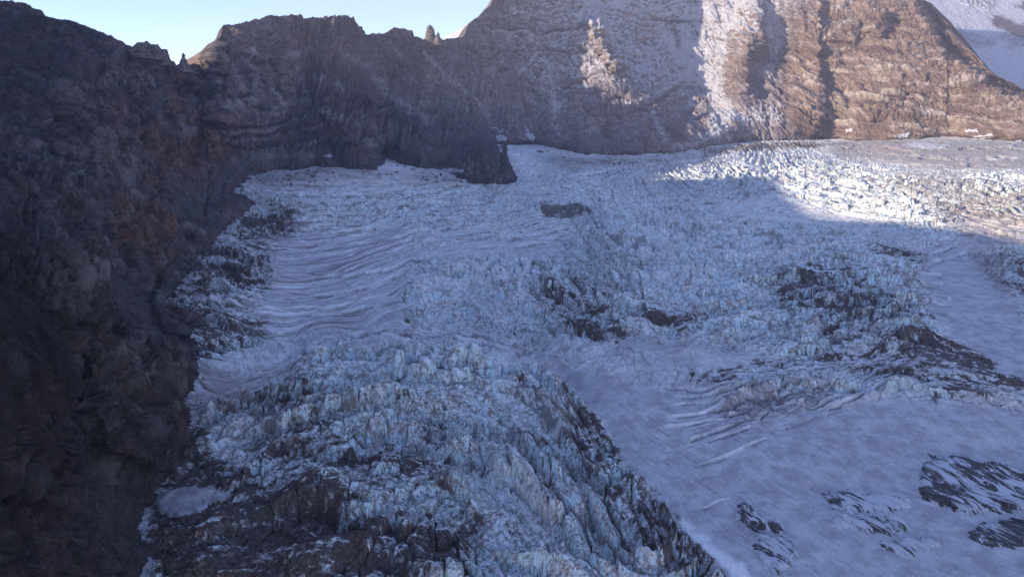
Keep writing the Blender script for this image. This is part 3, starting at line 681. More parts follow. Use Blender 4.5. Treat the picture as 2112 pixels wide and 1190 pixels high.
def glacier_surface(px, py):
    """macro point, height offset and fields of the ice at the given sight lines"""
    d = np.exp(samp(LDG, px, py))
    P = world(px, py, d)
    X, Y = P[..., 0], P[..., 1]
    # wander the mask edges a little in world terms
    wx = fbm2(X / 40, Y / 40, 4, 0.6) * 22 * 600 / np.maximum(d, 300); wy = fbm2(X / 40 + 50, Y / 40 + 9, 4, 0.6) * 16 * 600 / np.maximum(d, 300)
    qx, qy = px + wx, py + wy
    rough = samp(m_rough, qx, qy); deb = samp(m_deb, qx, qy); tan = samp(m_tan, qx, qy); clean = samp(m_clean, qx, qy); strp = samp(m_str, qx, qy)
    phi = np.exp(ldbase(samp(PHI, px, py)))            # metres along the flow
    ux = X + 14 * fbm2(X / 50 + 3, Y / 50, 3); ph = phi + 10 * fbm2(X / 45, Y / 45 + 7, 3)
    far = sst(900, 2000, d)
    # broken blocks, long across the flow
    s1 = 22 + 12 * far; s2 = 8.5 + 6 * far
    f1, f2, h1, dx1, dy1 = worley(ux / (22 * 1.2), ph / 15)
    e1 = sst(0.02, 0.22, f2 - f1)
    b1 = (_rnd[h1, 2] - 0.5) * 9 + ((_rnd[h1, 3] - 0.5) * dx1 + (_rnd[h1, 0] - 0.2) * dy1) * 8 - (1 - e1) * 6
    g1, g2, k1, ex, ey = worley(ux / 9.5 + 11, ph / 6.2 + 3)
    e2 = sst(0.02, 0.25, g2 - g1)
    b2 = (_rnd[k1, 2] - 0.5) * 4.2 + ((_rnd[k1, 3] - 0.5) * ex + (_rnd[k1, 0] - 0.3) * ey) * 5 - (1 - e2) * 2.6
    k, l, m_, ax, ay = worley(ux / 4.1 + 31, ph / 3.1 + 3)
    b3 = (_rnd[m_, 2] - 0.5) * 1.5 + ((_rnd[m_, 3] - 0.5) * ax + (_rnd[m_, 0] - 0.3) * ay) * 2.0
    rg = fbm2(ux / 60, ph / 38, 5, 0.55, True)
    lump = fbm2(X / 90, Y / 60, 4, 0.5)
    tt = ph / 46 + 0.8 * fbm2(X / 75 + 2, Y / 60, 3) + 60
    fr = tt - np.floor(tt)
    row = np.where(fr < 0.12, fr / 0.12, 1 - (fr - 0.12) / 0.88) * (10 + 14 * sst(-0.3, 0.4, per2(X / 55 + 33, Y / 80)))
    tt2 = ph / 17 + 0.8 * fbm2(X / 30 + 12, Y / 30, 3) + 60
    fr2 = tt2 - np.floor(tt2)
    row = row + np.where(fr2 < 0.15, fr2 / 0.15, 1 - (fr2 - 0.15) / 0.85) * 3.2
    cl = sst(0.0, 0.35, per2(X / 38 + 9, Y / 30) + 0.25)
    calm = (1 - 0.5 * samp(m_white, px, py)) * (0.15 + 0.85 * sst(-0.2, 0.25, fbm2(X / 75 + 21, ph / 45, 3)))
    big_ = sst(-0.12, 0.2, fbm2(X / 120 + 61, ph / 60, 2))
    c1_, c2_, ch, cdx, cdy = worley(ux / 17 + 41, ph / 26 + 13)
    tower = big_ * ((_rnd[ch, 2] - 0.3) * 14 + ((_rnd[ch, 3] - 0.5) * cdx + (_rnd[ch, 0] - 0.3) * cdy) * 10 - 9 * (1 - sst(0.0, 0.16, c2_ - c1_)))
    h = 0.8 * rough * (0.5 * b1 * (0.4 + 0.6 * cl) * (1 + 0.4 * far) + calm * (0.5 * b2 * (1 + 0.5 * far) * (1 - 0.5 * big_) + 0.45 * b3) + 6 * rg + row * (1 - 0.55 * far) - 8 + tower) + lump * (3 + 3 * rough)
    # long bands and narrow crevasses
    q = samp(PHI, px, py) + 5 * fbm2(X / 60 + 1, Y / 60, 3)
    st = fbm2(X / 110 + 5, q / 4.6, 5, 0.64)
    st2 = fbm2(X / 70 + 5, q / 22, 3, 0.55, True)
    h = h + strp * (1 + 0.7 * far) * (1.5 * st + 0.6 * np.minimum(st2, 0.6)) + 0.35 * fbm2(X / 6, Y / 6, 3)
    cv = per2(X / 120 + 71, q / 15)
    gap = np.clip(1 - np.abs(cv) / 0.07, 0, 1) * sst(0.0, 0.25, per2(X / 35, Y / 35 + 40)) * strp
    h = h - 4 * gap
    deb = deb + 0.45 * fbm2(ux / 50 + 4, q / 11, 6, 0.68) * sst(0.1, 0.4, deb)
    fl = samp(m_flank, qx, qy)
    bn = samp(m_band, qx, qy); bf = fbm2(X / 120 + 8, q / 6.5, 6, 0.66)
    deb = deb + bn * 0.85 * bf + sst(0.2, 0.6, rough) * (0.85 * fbm2(X / 44 + 2, q / 16 + 1, 6, 0.72) + 0.06)
    slot = samp_t(_sl, px, py) * sst(-0.35, 0.1, per2(X / 30 + 3, Y / 30)); lip = samp_t(_lp, px, py)
    lip = lip * (0.25 + 0.75 * sst(-0.2, 0.3, per2(X / 26 + 19, Y / 40)))
    h = h - slot * 5 * (1 + far) + lip * 1.5 * (1 + 0.6 * far)
    fine_l = fbm2(X / 160 + 31, q / 3.6, 4, 0.6); strp0 = np.clip(0.35 + strp, 0, 1) * (1 - 0.25 * clean)
    al_ = X * 0.616 - Y * 0.788 + 8 * fbm2(X / 40, Y / 40, 2); ac_ = X * 0.788 + Y * 0.616 + 6 * fbm2(X / 60 + 4, Y / 60, 2)
    fur = fbm2(al_ / 55, ac_ / 5.5, 5, 0.62)
    deb = deb + fl * 0.75 * fur; h = h + fl * 2.6 * fur
    fan = samp(m_fan, px, py); fur2 = fbm2(al_ / 80 + 5, ac_ / 3.0, 5, 0.66)
    h = h + fan * 0.8 * fur2
    crev = np.clip(calm * rough * 0.9 * np.maximum((1 - e1) * 0.9, (1 - sst(0.0, 0.12, g2 - g1)) * 0.75) * (0.35 + 0.65 * sst(-0.2, 0.3, per2(X / 20 + 4, Y / 20))) + gap * 0.8 + slot * 0.6 + rough * big_ * 0.8 * (1 - sst(0.0, 0.12, c2_ - c1_)), 0, 1)
    crev = crev * (1 - clean * 0.5)
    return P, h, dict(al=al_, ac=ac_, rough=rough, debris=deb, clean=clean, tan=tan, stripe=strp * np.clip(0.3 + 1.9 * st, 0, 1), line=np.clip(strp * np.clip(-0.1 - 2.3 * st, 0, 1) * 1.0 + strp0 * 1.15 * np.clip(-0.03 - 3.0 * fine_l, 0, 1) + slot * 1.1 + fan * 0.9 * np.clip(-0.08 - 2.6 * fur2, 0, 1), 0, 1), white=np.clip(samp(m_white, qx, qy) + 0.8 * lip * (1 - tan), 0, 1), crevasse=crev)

xs = np.concatenate([np.arange(200, 2150, 1.25), np.arange(2150, 2880, 5)])
ys = np.concatenate([np.arange(268, 420, 0.8), np.arange(420, 1200, 0.62), np.arange(1200, 1290, 4)])
px, py = np.meshgrid(xs, ys)
keep = samp(SD, px, py) > -28
P, h, at = glacier_surface(px, py)
P[..., 2] += h
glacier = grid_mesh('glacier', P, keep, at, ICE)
set_props(glacier, 'blue-white crevassed glacier with dirty ice falls below the dark cliffs', None, None, 'structure')
GLP = P; GLX = xs; GLY = ys

# ------------------------------------------------------------------ cliffs and headwall
REDP = [
 (0.45, [(200, 100), (560, 60), (600, 300), (480, 400), (200, 420)], 50), (0.65, [(560, 60), (760, 90), (850, 250), (780, 330), (640, 300), (560, 200)], 40),
 (0.8, [(640, 270), (760, 275), (780, 330), (680, 330)], 15), (0.7, [(340, 250), (430, 240), (520, 330), (400, 400), (300, 380)], 30),
 (0.7, [(240, 380), (350, 420), (360, 560), (270, 560), (200, 420)], 25), (0.35, [(100, 100), (300, 150), (300, 300), (100, 300)], 40),
 (0.45, [(1100, 120), (1200, 130), (1250, 250), (1150, 260)], 25), (0.5, [(1500, 130), (1600, 100), (1600, 180), (1520, 200)], 20),
 (0.6, [(1620, 0), (1850, 0), (1900, 60), (1850, 90), (1700, 60)], 25), (0.45, [(0, 950), (200, 950), (250, 1190), (0, 1190)], 40),
 (0.5, [(320, 620), (390, 680), (380, 740), (300, 660)], 15)]
SNOWP = [
 (0.5, [(950, 90), (1030, -20), (1500, -260), (1600, 0), (1480, 250), (1350, 200), (1150, 220), (1000, 120)], 30),
 (0.85, [(1040, -60), (1500, -260), (1640, -200), (1620, 60), (1510, 80), (1490, 170), (1420, 130), (1350, 60), (1200, 40), (1060, 30)], 20),
 (0.75, [(1400, 60), (1440, 60), (1500, 180), (1520, 250), (1490, 270), (1460, 200), (1420, 140)], 8),
 (0.62, [(1560, 10), (1640, 0), (1630, 100), (1590, 180), (1580, 80)], 8),
 (0.7, [(1480, 220), (1530, 250), (1500, 290), (1440, 300), (1480, 260)], 6),
 (0.55, [(1520, 240), (1630, 230), (1620, 275), (1520, 280)], 8),
 (0.42, [(1640, -100), (1880, -60), (1900, 20), (1700, 60), (1640, 60)], 20),
 (0.40, [(1130, 150), (1170, 160), (1160, 260), (1140, 260)], 10),
 (0.75, [(1020, 280), (1050, 280), (1045, 292), (1025, 292)], 3), (0.75, [(1085, 274), (1105, 276), (1104, 292), (1090, 290)], 3)]
PALEP = [(0.35, [(90, 540), (205, 540), (200, 650), (100, 640)], 10), (0.3, [(170, 860), (260, 870), (270, 960), (190, 950)], 14), (0.4, [(170, 700), (330, 720), (360, 850), (280, 840), (180, 770)], 16), (0.3, [(60, 380), (200, 400), (200, 470), (70, 450)], 12),
 (1.0, [(1640, 50), (1700, -20), (2000, -100), (2430, 200), (2430, 310), (1760, 300), (1650, 260), (1625, 150)], 10),
 (0.8, [(1215, 45), (1240, 45), (1290, 140), (1260, 145), (1225, 90)], 8), (0.8, [(1520, 20), (1560, 20), (1575, 110), (1550, 190), (1500, 190)], 8),  # pale rock tone; sunlight on these ribs is put into it too
 (0.35, [(960, 75), (1020, 0), (1060, -10), (1000, 70)], 10)]
SCREEP = [
 (0.6, [(480, 320), (620, 290), (760, 300), (960, 300), (960, 370), (790, 330), (640, 345), (500, 366)], 14), (0.5, [(430, 330), (500, 360), (520, 420), (440, 500), (400, 460)], 14),
 (0.8, [(200, 320), (260, 340), (330, 430), (320, 440), (240, 380)], 8), (0.7, [(340, 330), (400, 380), (480, 480), (430, 500), (360, 420)], 12),
 (0.8, [(210, 500), (280, 560), (350, 640), (380, 700), (330, 720), (200, 640)], 14), (0.9, [(220, 950), (330, 960), (330, 1190), (250, 1190)], 20),
 (0.8, [(900, 260), (1000, 280), (1400, 290), (1480, 296), (1300, 325), (1100, 300), (950, 300)], 10),
 (0.6, [(620, 120), (700, 130), (930, 260), (900, 280), (780, 210), (640, 200)], 16),
 (0.8, [(480, 330), (620, 310), (700, 340), (560, 350), (500, 366)], 10), (0.7, [(1700, 270), (2112, 262), (2112, 300), (1750, 300)], 6),
 (0.5, [(1600, 240), (1660, 240), (1720, 285), (1640, 288)], 6)]
DARKP = [(0.6, [(-2600, 880), (150, 880), (260, 1000), (300, 1300), (-2600, 1300)], 60), (0.45, [(-2600, 420), (160, 420), (300, 620), (350, 700), (380, 900), (330, 1300), (-2600, 1300)], 60), (0.9, [(-900, 560), (60, 560), (110, 660), (120, 900), (60, 1190), (-900, 1300)], 14), (0.5, [(-300, -100), (60, 0), (250, 80), (120, 260), (-300, 400)], 40),  # dark rock, with the lens falloff at lower left put into its colour
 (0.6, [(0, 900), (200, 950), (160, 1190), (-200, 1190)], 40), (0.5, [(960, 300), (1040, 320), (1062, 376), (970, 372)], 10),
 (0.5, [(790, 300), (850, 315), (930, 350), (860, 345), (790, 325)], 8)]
GREYP = [(1.0, [(955, 100), (1000, -100), (1700, -300), (1660, 20), (1620, 120), (1640, 300), (1200, 330), (1000, 290), (930, 180)], 30), (0.45, [(440, 60), (760, 50), (960, 90), (1000, 290), (760, 300), (500, 300), (400, 200)], 40)]
r_grey = paint(0, GREYP)
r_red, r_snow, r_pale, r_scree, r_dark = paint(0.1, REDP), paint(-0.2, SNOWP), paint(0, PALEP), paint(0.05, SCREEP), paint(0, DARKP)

PALE_LINES = [  # (half width, line)
 (8, [(187, 315), (225, 325), (250, 341), (270, 409)]), (6, [(192, 508), (240, 540), (286, 570), (340, 620)]), (5, [(258, 436), (264, 456)]), (4, [(67, 482), (67, 570)]), (4, [(172, 528), (203, 580), (200, 638)]), (9, [(130, 540), (150, 620)]),
 (3, [(86, 440), (90, 520)]), (3, [(105, 450), (112, 540)]), (5, [(250, 674), (270, 720), (291, 778)]), (5, [(208, 674), (229, 752)]), (4, [(300, 690), (330, 770), (345, 850)]), (4, [(180, 870), (215, 930), (250, 960)]), (3, [(225, 790), (250, 870)]), (4, [(270, 800), (310, 900)]),
 (9, [(249, 118), (262, 140), (269, 168)]), (7, [(356, 252), (380, 279)]), (7, [(387, 219), (447, 232), (500, 216)]), (5, [(588, 118), (639, 104)]), (4, [(605, 141), (632, 202)]), (6, [(656, 161), (704, 188)]), (5, [(480, 330), (560, 318), (640, 322)]),
 (4, [(120, 360), (160, 400), (190, 470)]), (4, [(40, 300), (100, 330), (150, 350)]), (5, [(60, 190), (110, 210), (170, 200)]), (4, [(290, 150), (310, 200), (320, 260)]), (5, [(30, 960), (80, 1010), (100, 1080)]), (8, [(230, 960), (280, 1020), (300, 1100)]), (4, [(330, 430), (360, 470), (420, 490)]),
 (5, [(700, 110), (760, 150), (830, 220), (880, 260)]), (3, [(800, 90), (830, 130)]), (4, [(660, 230), (720, 260), (760, 300)]), (3, [(500, 110), (520, 150), (515, 200)]), (3, [(470, 150), (480, 190)]), (5, [(550, 230), (620, 220), (680, 240)]),
 (2.2, [(1623, 118), (1664, 128), (1694, 145), (1724, 148), (1758, 156), (1811, 165), (1855, 168)]), (1.8, [(1811, 128), (1850, 140), (1885, 156)]), (1.8, [(1740, 118), (1790, 124), (1811, 128)]),
 (2.2, [(1630, 161), (1664, 163), (1711, 171), (1724, 192), (1764, 202)]), (2.0, [(1637, 195), (1694, 202), (1738, 212), (1778, 232), (1790, 242)]), (1.8, [(1690, 212), (1740, 220), (1770, 236)]),
 (2.4, [(1764, 202), (1822, 208), (1896, 222), (1906, 235), (1996, 259)]), (5.0, [(1694, 235), (1711, 245), (1761, 256)]), (2.0, [(1879, 114), (1946, 121)]), (2.2, [(1872, 173), (1919, 180), (1980, 168), (2037, 168)]),
 (1.8, [(1976, 222), (2047, 232), (2120, 229)]), (2.0, [(1838, 262), (1906, 266), (1973, 270)]), (1.6, [(1650, 90), (1700, 100), (1760, 96)]), (1.6, [(1700, 75), (1735, 60), (1760, 40)]), (1.8, [(1820, 190), (1870, 196), (1920, 206)]),
 (1.8, [(1660, 178), (1700, 184)]), (2.0, [(1940, 196), (2000, 204), (2060, 206)]), (1.5, [(1790, 150), (1850, 150)]), (2.0, [(2000, 245), (2060, 250), (2120, 250)]), (1.6, [(1630, 216), (1660, 224), (1680, 232)]),
 (4.5, [(1131, 141), (1141, 188), (1144, 245), (1150, 279)]), (3.0, [(872, 114), (892, 134), (930, 172), (973, 208), (1007, 242)]), (2.5, [(738, 242), (764, 266), (795, 306)]), (2.0, [(960, 140), (975, 158)]),
 (2.0, [(551, 188), (578, 249)]), (2.0, [(602, 145), (625, 198)]), (1.8, [(403, 262), (504, 273), (605, 256), (704, 222)]), (1.8, [(437, 296), (538, 286), (639, 273), (704, 249), (780, 236)]), (1.6, [(480, 318), (580, 305), (680, 290), (760, 290)]),
 (1.8, [(1023, 64), (1074, 67), (1114, 79), (1151, 71), (1202, 66)]), (1.6, [(1180, 150), (1215, 140), (1250, 143)]), (6.0, [(1420, 80), (1450, 140), (1490, 200), (1505, 240), (1500, 285)]), (3.5, [(1360, 60), (1400, 110), (1440, 150)]),
 (2.0, [(1290, 215), (1350, 200), (1410, 160)]), (3.5, [(1345, 235), (1352, 262), (1372, 290)]), (7.0, [(1480, 275), (1440, 295), (1395, 308)]), (2.5, [(1075, 150), (1100, 120), (1110, 95)]), (3.0, [(1240, 60), (1300, 90), (1330, 140)]),
 (3, [(1150, 20), (1210, 45), (1260, 40)]), (3, [(1300, 20), (1380, 30), (1460, 20)]), (2.5, [(1050, 20), (1090, 34), (1130, 30)]), (9, [(1590, 40), (1600, 90), (1590, 150)]), (4, [(1560, 250), (1600, 255), (1625, 250)])]
DARK_LINES = [
 (5, [(208, 539), (270, 575), (333, 622)]), (5, [(120, 331), (150, 370), (172, 425)]), (4, [(291, 284), (310, 320), (322, 362)]), (4, [(47, 425), (52, 497)]), (4, [(215, 440), (222, 520), (240, 560)]), (4, [(330, 380), (300, 440), (310, 500)]), (3, [(90, 560), (94, 640)]),
 (5, [(130, 680), (150, 760), (145, 850)]), (3, [(235, 690), (250, 760)]), (3, [(275, 680), (300, 760)]), (4, [(110, 900), (170, 930), (180, 990)]), (6, [(60, 240), (120, 240), (160, 300)]), (4, [(200, 150), (180, 220), (200, 280)]), (4, [(420, 150), (440, 200), (430, 260)]),
 (4, [(520, 90), (560, 130), (570, 200)]), (4, [(640, 120), (660, 160)]), (5, [(600, 250), (640, 280), (700, 310)]), (3, [(760, 80), (790, 120), (840, 150)]), (3, [(690, 200), (760, 210), (830, 260)]), (4, [(850, 280), (900, 300), (960, 306)]), (4, [(350, 400), (380, 440), (430, 470)]),
 (2.0, [(1023, 57), (1074, 60), (1114, 72), (1151, 64), (1202, 59)]), (2.0, [(960, 101), (1000, 128), (1040, 104), (1067, 111), (1100, 134)]), (2.0, [(1027, 148), (1060, 141), (1094, 168), (1114, 202)]), (1.6, [(980, 198), (1027, 198), (1060, 202)]),
 (2.0, [(1165, 182), (1208, 158), (1249, 151), (1296, 168)]), (2.0, [(1168, 208), (1208, 188), (1276, 195), (1309, 215)]), (2.4, [(1141, 250), (1192, 238), (1242, 222), (1292, 192)]), (2.6, [(1208, 240), (1276, 236), (1343, 219), (1407, 172)]),
 (1.8, [(1250, 215), (1300, 228), (1350, 232)]), (1.8, [(1060, 170), (1080, 200), (1085, 230)]), (2.0, [(1340, 40), (1400, 48), (1460, 42)]), (1.8, [(1130, 100), (1180, 112), (1220, 104)]), (1.6, [(1144, 250), (1147, 290)]), (2.6, [(1390, 60), (1400, 80), (1396, 100)]),
 (2.4, [(390, 198), (471, 208), (511, 195)]), (2.0, [(403, 255), (504, 266), (605, 249), (704, 215)]), (2.0, [(437, 289), (538, 279), (639, 266), (704, 242)]), (2.2, [(480, 311), (580, 298), (680, 284), (760, 284)]), (2.4, [(640, 300), (700, 296), (790, 318), (860, 336)]),
 (1.8, [(1640, 124), (1680, 138), (1720, 154)]), (1.8, [(1640, 168), (1710, 178), (1750, 210)]), (1.8, [(1770, 214), (1850, 222), (1900, 240)]), (2.0, [(1880, 180), (1960, 186), (2040, 176)]), (4.0, [(1790, 30), (1815, 50), (1812, 68)]), (2.5, [(1660, 20), (1665, 60)]),  # dark beds, then shadow painted into the pits of the sunlit wall
 (3.0, [(1738, 132), (1760, 140)]), (3.0, [(1915, 165), (1925, 178)]), (2.6, [(1905, 188), (1915, 200)]), (2.6, [(1955, 212), (1962, 222)]), (2.4, [(1800, 228), (1803, 250)]), (2.4, [(1690, 112), (1705, 120)]), (2.4, [(1670, 155), (1678, 160)]),
 (3, [(205, 400), (208, 480), (206, 600)]), (2, [(60, 400), (70, 520), (60, 620)]), (2, [(180, 400), (186, 500)]), (2, [(120, 740), (118, 900)]), (2, [(240, 100), (246, 200), (232, 300)]), (2, [(345, 240), (360, 330), (400, 420)])]
W0X, W0Y, WS = -20, -30, 1.5
wx_, wy_ = np.meshgrid(np.arange(W0X, 2150, WS), np.arange(W0Y, 1000, WS))
_ww = 9 * fbm2(wx_ / 40.0, wy_ / 40.0, 4, 0.6); _wv = 8 * fbm2(wx_ / 40.0 + 9, wy_ / 40.0 + 5, 4, 0.6)
def wall_lines(lines):
    out = np.zeros(wx_.shape)
    for wd, pl in lines:
        X0, X1 = min(p[0] for p in pl) - 25, max(p[0] for p in pl) + 25; Y0, Y1 = min(p[1] for p in pl) - 25, max(p[1] for p in pl) + 25
        sl = (slice(max(0, int((Y0 - W0Y) / WS)), max(1, int((Y1 - W0Y) / WS))), slice(max(0, int((X0 - W0X) / WS)), int((X1 - W0X) / WS)))
        out[sl] = np.maximum(out[sl], np.exp(-(seg_dist(pl, wx_[sl] + _ww[sl], wy_[sl] + _wv[sl]) / (wd * 1.5)) ** 2))
    return out
_pl, _dl = wall_lines(PALE_LINES), wall_lines(DARK_LINES)
def samp_w(img, px, py):
    fx = (px - W0X) / WS; fy = (py - W0Y) / WS
    ok = (fx > 0) & (fy > 0) & (fx < img.shape[1] - 2) & (fy < img.shape[0] - 2)
    fx = np.where(ok, fx, 0); fy = np.where(ok, fy, 0)
    ix = fx.astype(np.int32); iy = fy.astype(np.int32); a = fx - ix; b = fy - iy
    return np.where(ok, (img[iy, ix] * (1 - a) + img[iy, ix + 1] * a) * (1 - b) + (img[iy + 1, ix] * (1 - a) + img[iy + 1, ix + 1] * a) * b, 0)

def wall_point(px, py, top):
    d = np.exp(samp(LDW, px, py))
    return world(px, py, d), d

def cliff(xs, nrow, ybot):
    top = np.interp(xs, sk_x, sk_y)
    v = np.linspace(0, 1, nrow)[:, None]
    py = top[None, :] + (ybot - top[None, :]) * v
    px = np.broadcast_to(xs[None, :], py.shape)
    P, d = wall_point(px, py, top)
    # macro normal
    e = 6.0
    A = world(px + e, py, np.exp(samp(LDW, px + e, py))) - world(px - e, py, np.exp(samp(LDW, px - e, py)))
    Bv = world(px, py - e, np.exp(samp(LDW, px, py - e))) - world(px, py + e, np.exp(samp(LDW, px, py + e)))
    N = np.cross(A, Bv); N /= np.linalg.norm(N, axis=-1, keepdims=True) + 1e-9
    s = np.sign((N * P).sum(-1)); N *= -s[..., None]
    X, Y, Z = P[..., 0], P[..., 1], P[..., 2]
    # ribs and gullies run down the fall line (across = along the wall), strata run level
    blend = sst(500, 900, px)
    U = (1 - blend) * (0.22 * X + 0.97 * Y) + blend * X        # metres along the wall
    U = U + 6 * fbm3(X / 110, Y / 110, Z / 110, 3) + 2.0 * fbm3(X / 16, Y / 16, Z / 16, 4, 0.6)
    sz = np.clip(d / 1600, 0.6, 1.3)
    pz = samp(r_pale, px, py)
    rib = fbm2(U / 140, Z / 500 + 3, 4, 0.5, True)
    rib2 = 0.6 * fbm2(U / 36, Z / 150, 5, 0.58, True) + 0.5 * fbm3(X / 38, Y / 38, Z / 50, 4, 0.55, True)
    lump = fbm3(X / 60 + 9, Y / 60, Z / 45, 5, 0.55)
    cragd = fbm3(X / 14 + 9, Y / 14, Z / 20, 5, 0.65, True)
    col_ = fbm2(U / 7, Z / 34, 4, 0.6, True)
    # tilted lava flows: hard beds stand proud
    tilt = -0.18 * X * sst(1500, 1700, px) + 0.10 * Y * (1 - blend)
    zz = Z - tilt + 14 * fbm3(X / 120, Y / 120, Z / 120, 3) + 22 * np.sin(X / 70.0) * sst(950, 1050, px) * (1 - sst(1500, 1650, px))
    zz = zz + 16 * per2(zz / 55.0 + 3, X / 500) + 7 * fbm3(X / 30, Y / 30, Z / 30, 4, 0.6)
    bed = per2(zz / 13.0, zz * 0 + 3.3 + X / 400) + 0.6 * per2(zz / 5.2, zz * 0 + 8.1 + X / 200)
    bed2 = sst(-0.1, 0.35, bed) 
    def blk(su, sz_, k):
        a, b, c, ux_, uz_ = worley((U + 0.25 * Z) / su + k, Z / sz_ + k * .7 + 0.15 * U / su)
        return (_rnd[c, 2] - 0.5) + ((_rnd[c, 3] - 0.5) * ux_ + (_rnd[c, 0] - 0.5) * uz_) * 0.8 - 0.45 * (1 - sst(0.0, 0.18, b - a))
    near = sst(1500, 500, d)
    blocks = 20 * blk(62, 75, 3) + 12 * blk(24, 32, 7) + 6 * blk(9.5, 13, 11) + near * 2.0 * blk(3.8, 5.5, 17) + near * 0.9 * blk(1.6, 2.4, 23)
    scree = samp(r_scree, px + 12 * rib2, py + 10 * lump)
    gz = samp(r_grey, px, py)
    amp = (1 - 0.8 * scree) * (1 - 0.45 * gz * (1 - pz))
    edge = 0.25 + 0.75 * sst(0, 40, py - top[None, :])
    sdv = samp(SD, px, py)
    foot = 0.7 + 0.3 * sst(-5, -50, sdv)
    disp = sz * amp * (26 * rib * (1 - 0.3 * pz) + 10 * rib2 * (1 - 0.4 * pz) + 3 * lump * (1 - 0.75 * pz) + 5.0 * cragd * (1 - 0.4 * pz) + (1.2 + 4.8 * sst(950, 1050, px) + 6 * pz) * (bed2 - 0.5)) + amp * (1.5 * cragd + 1.8 * col_ + blocks * (0.6 + 0.4 * (1 - pz))) 
    tp = samp_w(_pl, px, py) * (0.45 + 0.55 * sst(-0.3, 0.2, per3(X / 25, Y / 25, Z / 25))); td = samp_w(_dl, px, py) * (0.4 + 0.6 * sst(-0.3, 0.2, per3(X / 30 + 9, Y / 30, Z / 30)))
    disp = disp - 10 * sz + tp * 5 * pz - td * 9 * sz + tp * 3 * (1 - pz)
    P = P + N * (disp * edge * foot)[..., None]
    up = 5 * fbm3(X / 11, Y / 11, Z / 11, 3, 0.6) * sz * (1 - sst(0, 30, py - top[None, :]))
    P[..., 2] += up
    qx = px + 22 * lump + 10 * rib2; qy = py + 16 * rib + 8 * rib2
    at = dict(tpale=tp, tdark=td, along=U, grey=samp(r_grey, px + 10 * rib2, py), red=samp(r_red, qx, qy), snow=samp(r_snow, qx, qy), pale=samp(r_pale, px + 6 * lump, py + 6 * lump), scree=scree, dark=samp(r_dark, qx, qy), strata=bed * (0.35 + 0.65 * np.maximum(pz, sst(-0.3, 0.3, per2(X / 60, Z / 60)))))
    keep = sdv < 60
    # the far side of the ridge falls away behind the crest
    Nh = N[0].copy(); Nh[:, 2] = 0; Nh /= np.linalg.norm(Nh, axis=-1, keepdims=True) + 1e-9
    back = []
    for k, (b_, dn) in enumerate([(600, 1000), (380, 620), (210, 320), (105, 140), (48, 50), (18, 12)]):
        q = P[0] - Nh * (b_ * np.clip(d[0] / 1500, 0.6, 1.3))[:, None]
        q[:, 2] = P[0][:, 2] - dn * (1 + 0.2 * per2(P[0][:, 0] / 40 + k, P[0][:, 1] / 40))
        back.append(q)
    P = np.concatenate([np.stack(back), P], 0)
    keep = np.concatenate([np.ones((6, len(xs)), bool), keep], 0)
    for k_ in at: at[k_] = np.concatenate([np.repeat(at[k_][:1], 6, 0), at[k_]], 0)
    return P, keep, at

# the left cliff and the headwall meet at the low notch in the ridge
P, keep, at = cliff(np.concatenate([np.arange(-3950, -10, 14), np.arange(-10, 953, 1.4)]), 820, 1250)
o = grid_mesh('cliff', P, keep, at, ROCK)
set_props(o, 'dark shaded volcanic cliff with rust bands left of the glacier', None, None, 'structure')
P, keep, at = cliff(np.concatenate([np.arange(951.6, 2135, 1.3), np.arange(2135, 2880, 9)]), 420, 420)
o = grid_mesh('mountain', P, keep, at, ROCK)
set_props(o, 'banded mountain headwall, snow-dusted in shade and sunlit brown on the right', None, None, 'structure')

# unseen ridge added left of and behind the viewpoint to shade the glacier
yy, tt_ = np.meshgrid(np.arange(-900, 420, 9.0), np.linspace(-1, 1, 70), indexing='ij')
P = np.stack([-1010 + tt_ * 480, yy, 330 + 40 * fbm2(yy / 160, tt_ * 0 + 3, 4) - 640 * np.abs(tt_) ** 0.9], -1)
P[..., 2] += 30 * fbm2(P[..., 0] / 70, P[..., 1] / 70, 5, 0.55, True); P[..., 0] += 25 * fbm2(P[..., 1] / 60, P[..., 2] / 60, 5)
z0 = np.zeros(yy.shape)
o = grid_mesh('ridge', P, np.ones(yy.shape, bool), dict(red=z0 + .3, snow=z0 - .3, pale=z0, scree=z0, dark=z0 + .3, strata=z0, grey=z0, along=P[..., 1]), ROCK)
set_props(o, 'continuation of the dark left ridge beside the viewpoint', None, None, 'structure')

# ------------------------------------------------------------------ high snowfield and slopes behind the ridges
def far_slope(name, xs, skyl, ybot, dfun, fields, mat, label, amp=1.0):
    sx, sy = zip(*skyl)
    top = np.interp(xs, sx, sy)
    v = np.linspace(0, 1, int((ybot - min(sy)) / 1.4))[:, None]
    py = top[None, :] + (ybot - top[None, :]) * v; px = np.broadcast_to(xs[None, :], py.shape)
    P = world(px, py, dfun(px, py))
    X, Y, Z = P[..., 0], P[..., 1], P[..., 2]
    q = fbm3(X / 90, Y / 90, Z / 90, 5, 0.6, True)
    f = {k: (paint(v[0], v[1]) if isinstance(v, tuple) else None) for k, v in fields.items()}
    at = {k: samp(f[k], px + 20 * q, py + 14 * fbm3(X / 60, Y / 60, Z / 60, 3)) for k in f}
    rr = at.get('rough', np.zeros_like(px))
    P[..., 1] -= amp * (12 * q + rr * 50 * fbm3(X / 26, Y / 60, Z / 26, 4, 0.6, True))
    P[..., 2] += amp * rr * 20 * fbm3(X / 22, Y / 22, Z / 22, 4, 0.6)
    back = [P[0] + np.array([0, b, -c]) for b, c in ((600, 700), (200, 200), (60, 40))]
    P = np.concatenate([np.stack(back), P], 0)
    at = {k: np.concatenate([np.repeat(a[:1], 3, 0), a], 0) for k, a in at.items()}
    o = grid_mesh(name, P, np.ones(P.shape[:2], bool), at, mat)
    set_props(o, label, None, None, 'structure')
    return o
